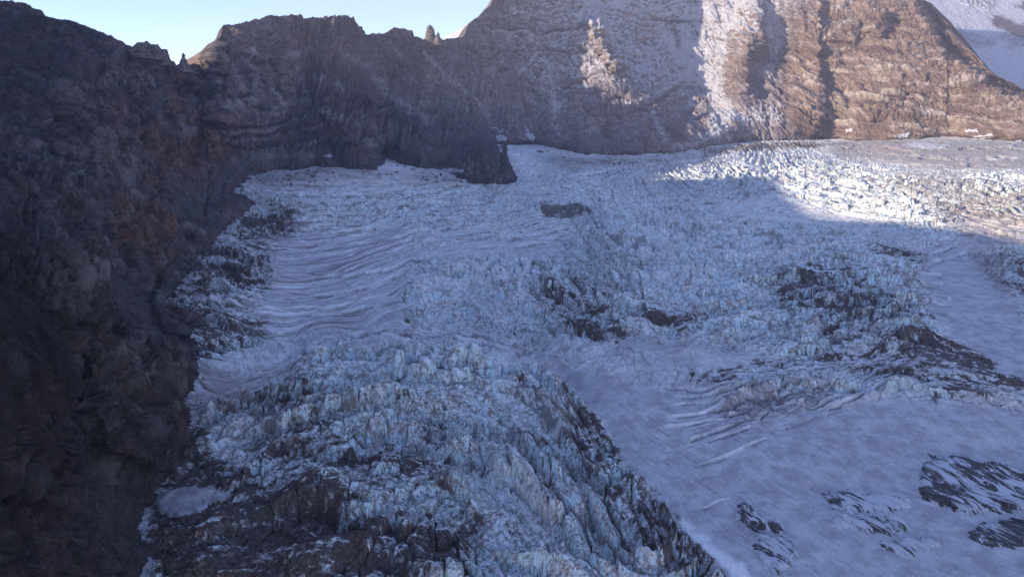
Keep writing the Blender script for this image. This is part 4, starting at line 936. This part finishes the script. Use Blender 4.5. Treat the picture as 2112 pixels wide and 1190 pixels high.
far_slope('snowfield', np.arange(1840, 2300, 1.4), [(1800, -260), (2300, -200)], 300, lambda x, y: 3650 + (230 - y) * 5.0 + (x - 1900) * 0.6,
    dict(rough=(0.12, [(0.9, [(1955, 55), (2010, 70), (2070, 85), (2050, 100), (1990, 90)], 5), (0.9, [(2060, 70), (2120, 80), (2130, 100), (2090, 95)], 4), (0.6, [(1990, -10), (2060, 0), (2060, 25), (2000, 10)], 5)]),
         clean=(0.85, []), debris=(0.02, [(0.95, [(2040, 20), (2150, 60), (2150, 95), (2100, 80), (2060, 55)], 5), (0.9, [(2090, 10), (2150, 0), (2150, 40)], 5)]),
         crevasse=(0.0, []), stripe=(0.4, []), tan=(0, [])), ICE, 'blue-white snowfield rising behind the brown right-hand ridge')
far_slope('snow_slope', np.arange(890, 1040, 1.4), [(890, 96), (912, 84), (922, 73), (945, 62), (965, 50), (1040, 20)], 130, lambda x, y: 3700 - (x - 900) * 5 + (90 - y) * 6,
    dict(rough=(0.1, []), clean=(1.0, []), debris=(0, []), crevasse=(0, []), stripe=(0, []), tan=(0, [])), ICE, 'bright snow slope seen over the notch beside the rock pinnacle', 0.5)
far_slope('hill', np.arange(340, 470, 1.4), [(340, 160), (372, 130), (396, 118), (412, 108), (430, 92), (470, 70)], 175, lambda x, y: 2300 - (x - 380) * 4 + (130 - y) * 5,
    dict(red=(0, []), snow=(-0.3, []), pale=(1.0, []), scree=(1, []), dark=(0, []), strata=(0.2, [])), ROCK, 'pale sunlit slope seen through the notch in the left ridge', 0.4)

# ------------------------------------------------------------------ placing things on the ground by sight line
C.view_layer.update()
dg = C.evaluated_depsgraph_get()
def hit(px, py):
    v = Vector(world(np.array(float(px)), np.array(float(py)), np.array(1.0)).tolist()).normalized()
    ok, loc, nrm, idx, ob, mw = S.ray_cast(dg, Vector((0, 0, 0)), v)
    return (loc, nrm, ob.name) if ok else None

def crag_material():
    n = NT('crag_rock'); p = n.geo.outputs['Position']
    a = n.noise(p, 1 / 9, 8, 0.7); b = n.noise(n.pos((1, 1, .25)), 1 / 4, 6, 0.7)
    c = n.mix(n.ramp(a, 0.35, 0.65), (0.10, 0.085, 0.085), (0.24, 0.20, 0.175))
    c = n.mix(n.ramp(b, 0.5, 0.75, 0, 0.6), c, (0.32, 0.28, 0.24))
    return n.done(c, 0.95, n.bump(n.math('ADD', a, b), 3.0, 0.8), 0.15)
CRAG = crag_material()

def crag(name, pxb, pyb, d, prof, label, cat):
    """free-standing rock: prof = (height px, half width px, lean px) from foot to tip"""
    u = d * K
    nseg, rows = 48, 60
    hs, ws, ls = zip(*prof)
    hh = np.linspace(hs[0], hs[-1], rows)
    w_ = np.interp(hh, hs, ws); l_ = np.interp(hh, hs, ls)
    th = np.linspace(0, 2 * np.pi, nseg, endpoint=False)
    hgt = hh[:, None] * u
    X = (l_[:, None] + w_[:, None] * np.cos(th)[None]) * u; Y = w_[:, None] * np.sin(th)[None] * u * 1.1; Z = hgt + 0 * X
    q = 1 + 0.5 * fbm3(X / 7 + 5, Y / 7 + pxb, Z / 6, 5, 0.65, True) + 0.3 * per3(X / 20, Y / 20, Z / 5)
    X = l_[:, None] * u + (X - l_[:, None] * u) * q; Y = Y * q
    V = np.stack([X, Y, Z], -1).reshape(-1, 3)
    F = [(r_ * nseg + i, r_ * nseg + (i + 1) % nseg, (r_ + 1) * nseg + (i + 1) % nseg, (r_ + 1) * nseg + i) for r_ in range(rows - 1) for i in range(nseg)]
    F.append(tuple(range((rows - 1) * nseg, rows * nseg)))
    me = bpy.data.meshes.new(name); me.from_pydata(V.tolist(), [], F); me.materials.append(CRAG)
    o = bpy.data.objects.new(name, me); S.collection.objects.link(o)
    o.location = world(np.array(float(pxb)), np.array(float(pyb)), np.array(float(d))).tolist()
    set_props(o, label, cat)
    return o
crag('rock_pinnacle', 888, 92, 2360, [(-8, 13, 1), (6, 10, 0), (16, 8, 0), (26, 6.5, 0), (34, 4.5, -1), (38, 1.5, -1)], 'tallest square-topped rock pinnacle on the ridge beside the bright snow', 'rock pinnacle')
crag('rock_pinnacle', 903, 90, 2350, [(-6, 9, 0), (4, 7, 0), (12, 4, 0), (19, 2, 1), (22, .6, 1)], 'shorter pointed rock leaning on the right of the tall pinnacle', 'rock pinnacle')
crag('rock_needle', 380, 140, 1480, [(-10, 14, 0), (3, 8, -1), (8, 6, 0), (14, 5, 0), (20, 2.6, 0), (24, 2.6, .5), (29, 1.0, 0)], 'small thin rock needle standing in the notch of the left ridge', 'rock needle')
crag('rock_tower', 292, 112, 1290, [(-10, 17, 0), (6, 15, 0), (12, 12, 0), (18, 9, 1), (23, 5, 1)], 'blunt left tower of the dark ridge left of the notch', 'rock tower')
crag('rock_tower', 318, 114, 1310, [(-10, 13, 0), (8, 10, 0), (16, 7, 1), (21, 3, 2)], 'middle narrow tower of the dark ridge left of the notch', 'rock tower')
crag('rock_tower', 338, 124, 1340, [(-12, 11, 0), (6, 8, 0), (14, 6, 1), (21, 4, 3)], 'right tower of the dark ridge, next to the notch', 'rock tower')

# ------------------------------------------------------------------ dark rock showing through the lower right snowfield
def outcrop_material():
    n = NT('streaked_rock'); p = n.geo.outputs['Position']
    cv = n.t.nodes.new('ShaderNodeCombineXYZ'); n.link(n.math('MULTIPLY', n.attr('al'), 0.28), cv.inputs[0]); n.link(n.attr('ac'), cv.inputs[1])
    sk = n.noise(cv.outputs[0], 1 / 5.5, 10, 0.78, 1.0)
    f = n.noise(p, 1 / 3, 6, 0.7)
    dk = n.mix(n.ramp(f, 0.35, 0.65), (0.03, 0.03, 0.032), (0.10, 0.10, 0.11))
    sn = n.attr('snow')
    t = n.ramp(n.math('ADD', sn, n.math('MULTIPLY', n.math('SUBTRACT', sk, 0.5), 2.6)), 0.44, 0.52)
    c = n.mix(t, dk, n.mix(f, (0.52, 0.55, 0.62), (0.66, 0.68, 0.74)))
    return n.done(c, 0.8, n.bump(n.math('ADD', sk, n.math('MULTIPLY', f, .4)), 1.5, 0.8), 0.3)
OUTM = outcrop_material()
def outcrop(poly, snowy, hmax, label):
    xs_ = [p[0] for p in poly]; ys_ = [p[1] for p in poly]
    x = np.arange(min(xs_) - 30, max(xs_) + 31, 1.6); y = np.arange(min(ys_) - 26, max(ys_) + 27, 1.4)
    px, py = np.meshgrid(x, y)
    P, h, at = glacier_surface(px, py)
    m = paint(0, [(1, poly)], 10)
    X, Y = P[..., 0], P[..., 1]
    f = samp(m, px + 14 * fbm2(X / 18, Y / 18, 4, 0.6), py + 12 * fbm2(X / 18 + 7, Y / 18, 4, 0.6)) + 0.85 * fbm2(at['al'] / 26, at['ac'] / 7, 6, 0.68)
    P[..., 2] += h + np.clip((f - 0.5) * 10, -5, hmax) + 1.6 * fbm2(at['al'] / 30, at['ac'] / 4, 4, 0.6)
    keep = f > -0.1
    o = grid_mesh('rock_outcrop', P, keep, dict(al=at['al'], ac=at['ac'], snow=np.full(px.shape, snowy) + 0.35 * fbm2(X / 30, Y / 30, 3)), OUTM)
    set_props(o, label, 'rock outcrop')
outcrop([(1505, 1045), (1530, 1040), (1600, 1068), (1632, 1100), (1570, 1098), (1530, 1085)], 0.42, 3, 'small wedge of streaked dark rock, leftmost outcrop in the lower snowfield')
outcrop([(1550, 1108), (1620, 1105), (1645, 1150), (1640, 1165), (1600, 1190), (1560, 1150)], 0.62, 2, 'mostly snow-covered streaked outcrop just below the small leftmost wedge')
outcrop([(1690, 1012), (1760, 1015), (1890, 1032), (1880, 1052), (1800, 1062), (1720, 1055)], 0.58, 2.5, 'long upper snow-streaked outcrop left of the big dark one')
outcrop([(1700, 1068), (1780, 1062), (1890, 1085), (1870, 1100), (1800, 1102), (1740, 1092)], 0.56, 2.5, 'snow-streaked outcrop directly under the long upper one')
outcrop([(1905, 950), (1990, 942), (2080, 965), (2150, 985), (2150, 1040), (2080, 1060), (2000, 1060), (1930, 1040), (1890, 1045), (1900, 1000)], 0.42, 3, 'largest dark rock outcrop at the right edge with narrow snow gullies')
outcrop([(1985, 1105), (2060, 1075), (2150, 1060), (2150, 1120), (2080, 1128), (2010, 1120)], 0.38, 2, 'dark rock slab at the right edge under the largest outcrop')
outcrop([(1775, 1118), (1850, 1112), (1940, 1118), (1950, 1132), (1860, 1145), (1800, 1132)], 0.66, 1.5, 'faint low outcrop nearly buried in snow near the bottom right')

# ------------------------------------------------------------------ snow patches at the foot of the rock
def snow_patch(poly, label, thick=4.0):
    xs_ = [p[0] for p in poly]; ys_ = [p[1] for p in poly]
    st = max((max(xs_) - min(xs_)) / 36, 1.0); sy = max((max(ys_) - min(ys_)) / 14, .7)
    x = np.arange(min(xs_) - 3, max(xs_) + 3.1, st); y = np.arange(min(ys_) - 3, max(ys_) + 3.1, sy)
    px, py = np.meshgrid(x, y)
    D = np.zeros(px.shape); Nn = Vector((0, 0, 0))
    for i in range(px.shape[0]):
        for j in range(px.shape[1]):
            q = hit(px[i, j], py[i, j])
            if q:
                D[i, j] = q[0].y * CP - q[0].z * SP; Nn += q[1]
            else: D[i, j] = D[i, j - 1] if j else 2000
    for _ in range(3): D = (D + np.roll(D, 1, 1) + np.roll(D, -1, 1)) / 3 if False else D
    Nn.normalize()
    P = world(px, py, D)
    inn = inside(poly, px, py)
    dd = seg_dist(poly + [poly[0]], px, py) * np.where(inn, 1, -1)
    X, Y, Z = P[..., 0], P[..., 1], P[..., 2]
    f = dd / 3.0 - 0.4 + 2.0 * fbm3(X / 14, Y / 14, Z / 14, 4, 0.6)
    o_ = np.clip(f * 1.4, -2.0, thick * 0.6)
    P = P + np.array(Nn)[None, None] * o_[..., None] + np.array([0, -0.3, 0.6])[None, None] * o_[..., None]
    keep = f > -1.2
    o = grid_mesh('snow_patch', P, keep, dict(clean=np.ones(px.shape), rough=np.zeros(px.shape), debris=np.zeros(px.shape)), ICE)
    set_props(o, label, 'snow patch')
snow_patch([(905, 349), (930, 346), (960, 350), (958, 357), (925, 357), (905, 356)], 'thin white snow ledge at the foot of the dark rock buttress', 5)
snow_patch([(1020, 281), (1035, 276), (1048, 284), (1044, 293), (1025, 291)], 'small white snow patch on the rock above the hanging ice, left of two')
snow_patch([(1084, 277), (1098, 274), (1107, 282), (1100, 292), (1088, 288)], 'small white snow patch on the rock above the hanging ice, right of two')
snow_patch([(1865, 297), (1900, 291), (1960, 296), (1972, 305), (1930, 310), (1880, 305)], 'broad bright sunlit snow patch at the foot of the brown wall')
snow_patch([(1742, 266), (1760, 262), (1758, 272), (1744, 275)], 'tiny bright snow patch left end of the brown wall foot')
snow_patch([(1850, 276), (1876, 274), (1874, 284), (1856, 286)], 'small bright snow patch above the broad sunlit patch')
snow_patch([(1990, 268), (2015, 264), (2018, 272), (1994, 275)], 'short bright snow patch high on the foot of the right wall')
snow_patch([(2006, 282), (2046, 274), (2048, 280), (2012, 290)], 'slanting bright snow patch between rocks at right wall foot')
snow_patch([(2075, 300), (2104, 288), (2110, 297), (2084, 308)], 'bright snow patch nearest the right edge at the wall foot')
snow_patch([(665, 320), (682, 318), (690, 324), (670, 326)], 'tiny pale snow patch at the foot of the left wall')
snow_patch([(320, 1035), (345, 1012), (400, 1003), (450, 1012), (482, 1025), (450, 1038), (410, 1060), (360, 1070), (325, 1060)], 'large grey-white snow patch among dark debris at lower left', 3)

# ------------------------------------------------------------------ ice blocks and boulders
def block_mesh(name, seed, tall, mat, icy=True):
    rr = random.Random(seed)
    bm = bmesh.new()
    n = rr.choice((5, 6, 7))
    ang = sorted(2 * math.pi * (i + rr.uniform(-.3, .3)) / n for i in range(n))
    lean = (rr.uniform(-.2, .2), rr.uniform(-.2, .2)); tilt = (rr.uniform(-.5, .5), rr.uniform(-.2, .5))
    rings = []
    for t in (-0.35, 0.25, 0.75, 1.0):
        k = {-0.35: 1.12, 0.25: 1.0, 0.75: 0.86, 1.0: rr.uniform(.45, .75)}[t]
        ring = []
        for a in ang:
            x, y = math.cos(a) * k, math.sin(a) * k * .75
            z = t * tall + (x * tilt[0] + y * tilt[1]) * max(t, 0)
            ring.append(bm.verts.new((x + lean[0] * t * tall, y + lean[1] * t * tall, z)))
        rings.append(ring)
    for a, b in zip(rings[:-1], rings[1:]):
        for i in range(n): bm.faces.new((a[i], a[(i + 1) % n], b[(i + 1) % n], b[i]))
    bm.faces.new(rings[-1]); bm.faces.new(rings[0][::-1])
    bmesh.ops.bevel(bm, geom=bm.edges[:], offset=.09, segments=1, affect='EDGES')
    bmesh.ops.triangulate(bm, faces=bm.faces[:])
    bmesh.ops.subdivide_edges(bm, edges=bm.edges[:], cuts=3, use_grid_fill=True)
    V = np.array([v.co[:] for v in bm.verts])
    q = fbm3(V[:, 0] * 1.6 + seed, V[:, 1] * 1.6, V[:, 2] * 1.2, 4, 0.6) * 0.2
    q2 = fbm3(V[:, 0] * 1.9 + seed + 40, V[:, 1] * 1.9, V[:, 2] * 0.6, 4, 0.6, True) * 0.13
    for v, a, b in zip(bm.verts, q, q2):
        r_ = Vector((v.co.x, v.co.y, 0)); v.co += r_ * float(a + b); v.co.z += float(a) * .6
    me = bpy.data.meshes.new(name); bm.to_mesh(me); bm.free()
    if icy:
        at = me.attributes.new('rough', 'FLOAT', 'POINT'); at.data.foreach_set('value', np.full(len(me.vertices), 0.75, np.float32))
        at = me.attributes.new('debris', 'FLOAT', 'POINT'); at.data.foreach_set('value', np.full(len(me.vertices), 0.0, np.float32))
    me.materials.append(mat)
    return me
ICEB = [block_mesh('serac', 11 + i, [1.2, 1.6, 1.0, 2.0, 1.4, 0.8][i % 6], ICE) for i in range(14)]
ROCKB = [block_mesh('boulder', 71 + i, .7, CRAG, False) for i in range(5)]
rb = random.Random(5)
def scatter(zone, count, smin, smax, label, cat, group, name, meshes, fixed=None):
    made = 0; tries = 0
    xs_ = [p[0] for p in zone]; ys_ = [p[1] for p in zone]
    while made < count and tries < count * 12:
        tries += 1
        x, y = rb.uniform(min(xs_), max(xs_)), rb.uniform(min(ys_), max(ys_))
        if not inside(zone, np.array([x]), np.array([y]))[0]: continue
        q = hit(x, y)
        if not q or not q[2].startswith('glacier'): continue
        o = bpy.data.objects.new(name, rb.choice(meshes)); S.collection.objects.link(o)
        s_ = smin + (smax - smin) * rb.random() ** 1.8
        o.location = q[0] - Vector((0, 0, .15 * s_)); o.scale = (s_ * rb.uniform(.8, 1.3), s_ * rb.uniform(.7, 1.1), s_ * rb.uniform(.8, 1.2))
        o.rotation_euler = (rb.uniform(-.3, .3), rb.uniform(-.3, .3), rb.uniform(0, 6.28))
        set_props(o, label, cat, group)
        made += 1
scatter([(1440, 352), (1560, 325), (1800, 340), (1900, 372), (1925, 440), (1870, 455), (1760, 425), (1600, 385)], 130, 2.5, 7, 'white sunlit serac block in the bright upper ice fall', 'serac', 'sunlit seracs of the upper ice fall', 'serac', ICEB)
scatter([(1950, 355), (2112, 350), (2112, 412), (2040, 410), (1960, 385)], 45, 3, 7, 'white sunlit serac block near the right edge below the brown wall', 'serac', 'sunlit seracs near the right edge', 'serac', ICEB)
scatter([(1200, 444), (1290, 438), (1390, 440), (1400, 470), (1290, 480), (1210, 490)], 30, 3, 6, 'pale blue serac block on the crest of the middle ice fall', 'serac', 'seracs on the middle ice fall crest', 'serac', ICEB)
scatter([(650, 735), (800, 712), (960, 718), (1060, 750), (1010, 785), (850, 775), (680, 770)], 46, 3.5, 8, 'pale serac column standing along the curved crest of the near ice fall', 'serac', 'seracs along the near ice fall crest', 'serac', ICEB)
scatter([(790, 722), (900, 716), (1000, 728), (1010, 760), (900, 764), (800, 762)], 16, 7, 11, 'large pale ice tower at the top of the curved near crest', 'ice tower', 'tall ice towers at the near crest', 'ice_tower', ICEB)
scatter([(900, 560), (1000, 545), (1100, 560), (1180, 600), (1100, 620), (900, 610)], 24, 3, 7, 'pale ice block in the left part of the middle ice fall', 'serac', 'ice blocks in the left middle ice fall', 'serac', ICEB)
scatter([(1640, 285), (1800, 290), (2110, 296), (2110, 318), (1900, 318), (1700, 306)], 60, 2, 6, 'brown boulder on the gravelly shelf below the sunlit wall', 'boulder', 'boulders below the sunlit wall', 'boulder', ROCKB)
scatter([(500, 368), (640, 346), (790, 338), (900, 354), (1000, 380), (900, 376), (760, 366), (560, 384)], 45, 2, 7, 'dark fallen rock on dirty ice at the foot of the upper left wall', 'boulder', 'fallen rocks below the upper left wall', 'boulder', ROCKB)
scatter([(1040, 300), (1200, 320), (1320, 324), (1480, 302), (1620, 293), (1620, 302), (1480, 314), (1320, 334), (1180, 330)], 45, 2, 7, 'dark fallen rock on the ice along the foot of the shaded headwall', 'boulder', 'fallen rocks below the shaded headwall', 'boulder', ROCKB)
scatter([(345, 600), (400, 550), (490, 460), (520, 400), (560, 420), (520, 490), (440, 560), (400, 640), (440, 740), (420, 800), (380, 790), (400, 740)], 45, 1, 4, 'dark rock on the dirty ice margin beside the left cliff', 'boulder', 'rocks on the left ice margin', 'boulder', ROCKB)
scatter([(330, 1070), (470, 1060), (640, 1100), (660, 1188), (340, 1188)], 170, .5, 2.4, 'grey boulder lying on dark moraine in the lower left', 'boulder', 'boulders on the dark moraine', 'boulder', ROCKB)

# ------------------------------------------------------------------ air
bm = bmesh.new(); bmesh.ops.create_cube(bm, size=1)
me = bpy.data.meshes.new('haze'); bm.to_mesh(me); bm.free()
hz = bpy.data.objects.new('haze', me); S.collection.objects.link(hz)
lo = Vector((1e9,) * 3); hi = -lo
for o in S.objects:
    if o.type == 'MESH' and o is not hz and o.data.vertices:
        for c in o.bound_box:
            p_ = o.location + Vector(c)
            for i in range(3): lo[i] = min(lo[i], p_[i]); hi[i] = max(hi[i], p_[i])
lo -= Vector((40, 40, 1)); hi += Vector((40, 40, 12)); lo.y = min(lo.y, -60)
hz.location = (lo + hi) / 2; hz.scale = hi - lo
hm = bpy.data.materials.new('haze_air'); hm.use_nodes = True
ht = hm.node_tree; ht.nodes.remove(ht.nodes['Principled BSDF'])
pv = ht.nodes.new('ShaderNodeVolumePrincipled'); pv.inputs['Color'].default_value = (0.80, 0.80, 0.94, 1)
pv.inputs['Density'].default_value = 5.5e-5; pv.inputs['Anisotropy'].default_value = 0.2
ht.links.new(pv.outputs[0], ht.nodes['Material Output'].inputs['Volume'])
me.materials.append(hm)
set_props(hz, 'thin blue air between the camera and the far wall', None, None, 'stuff')
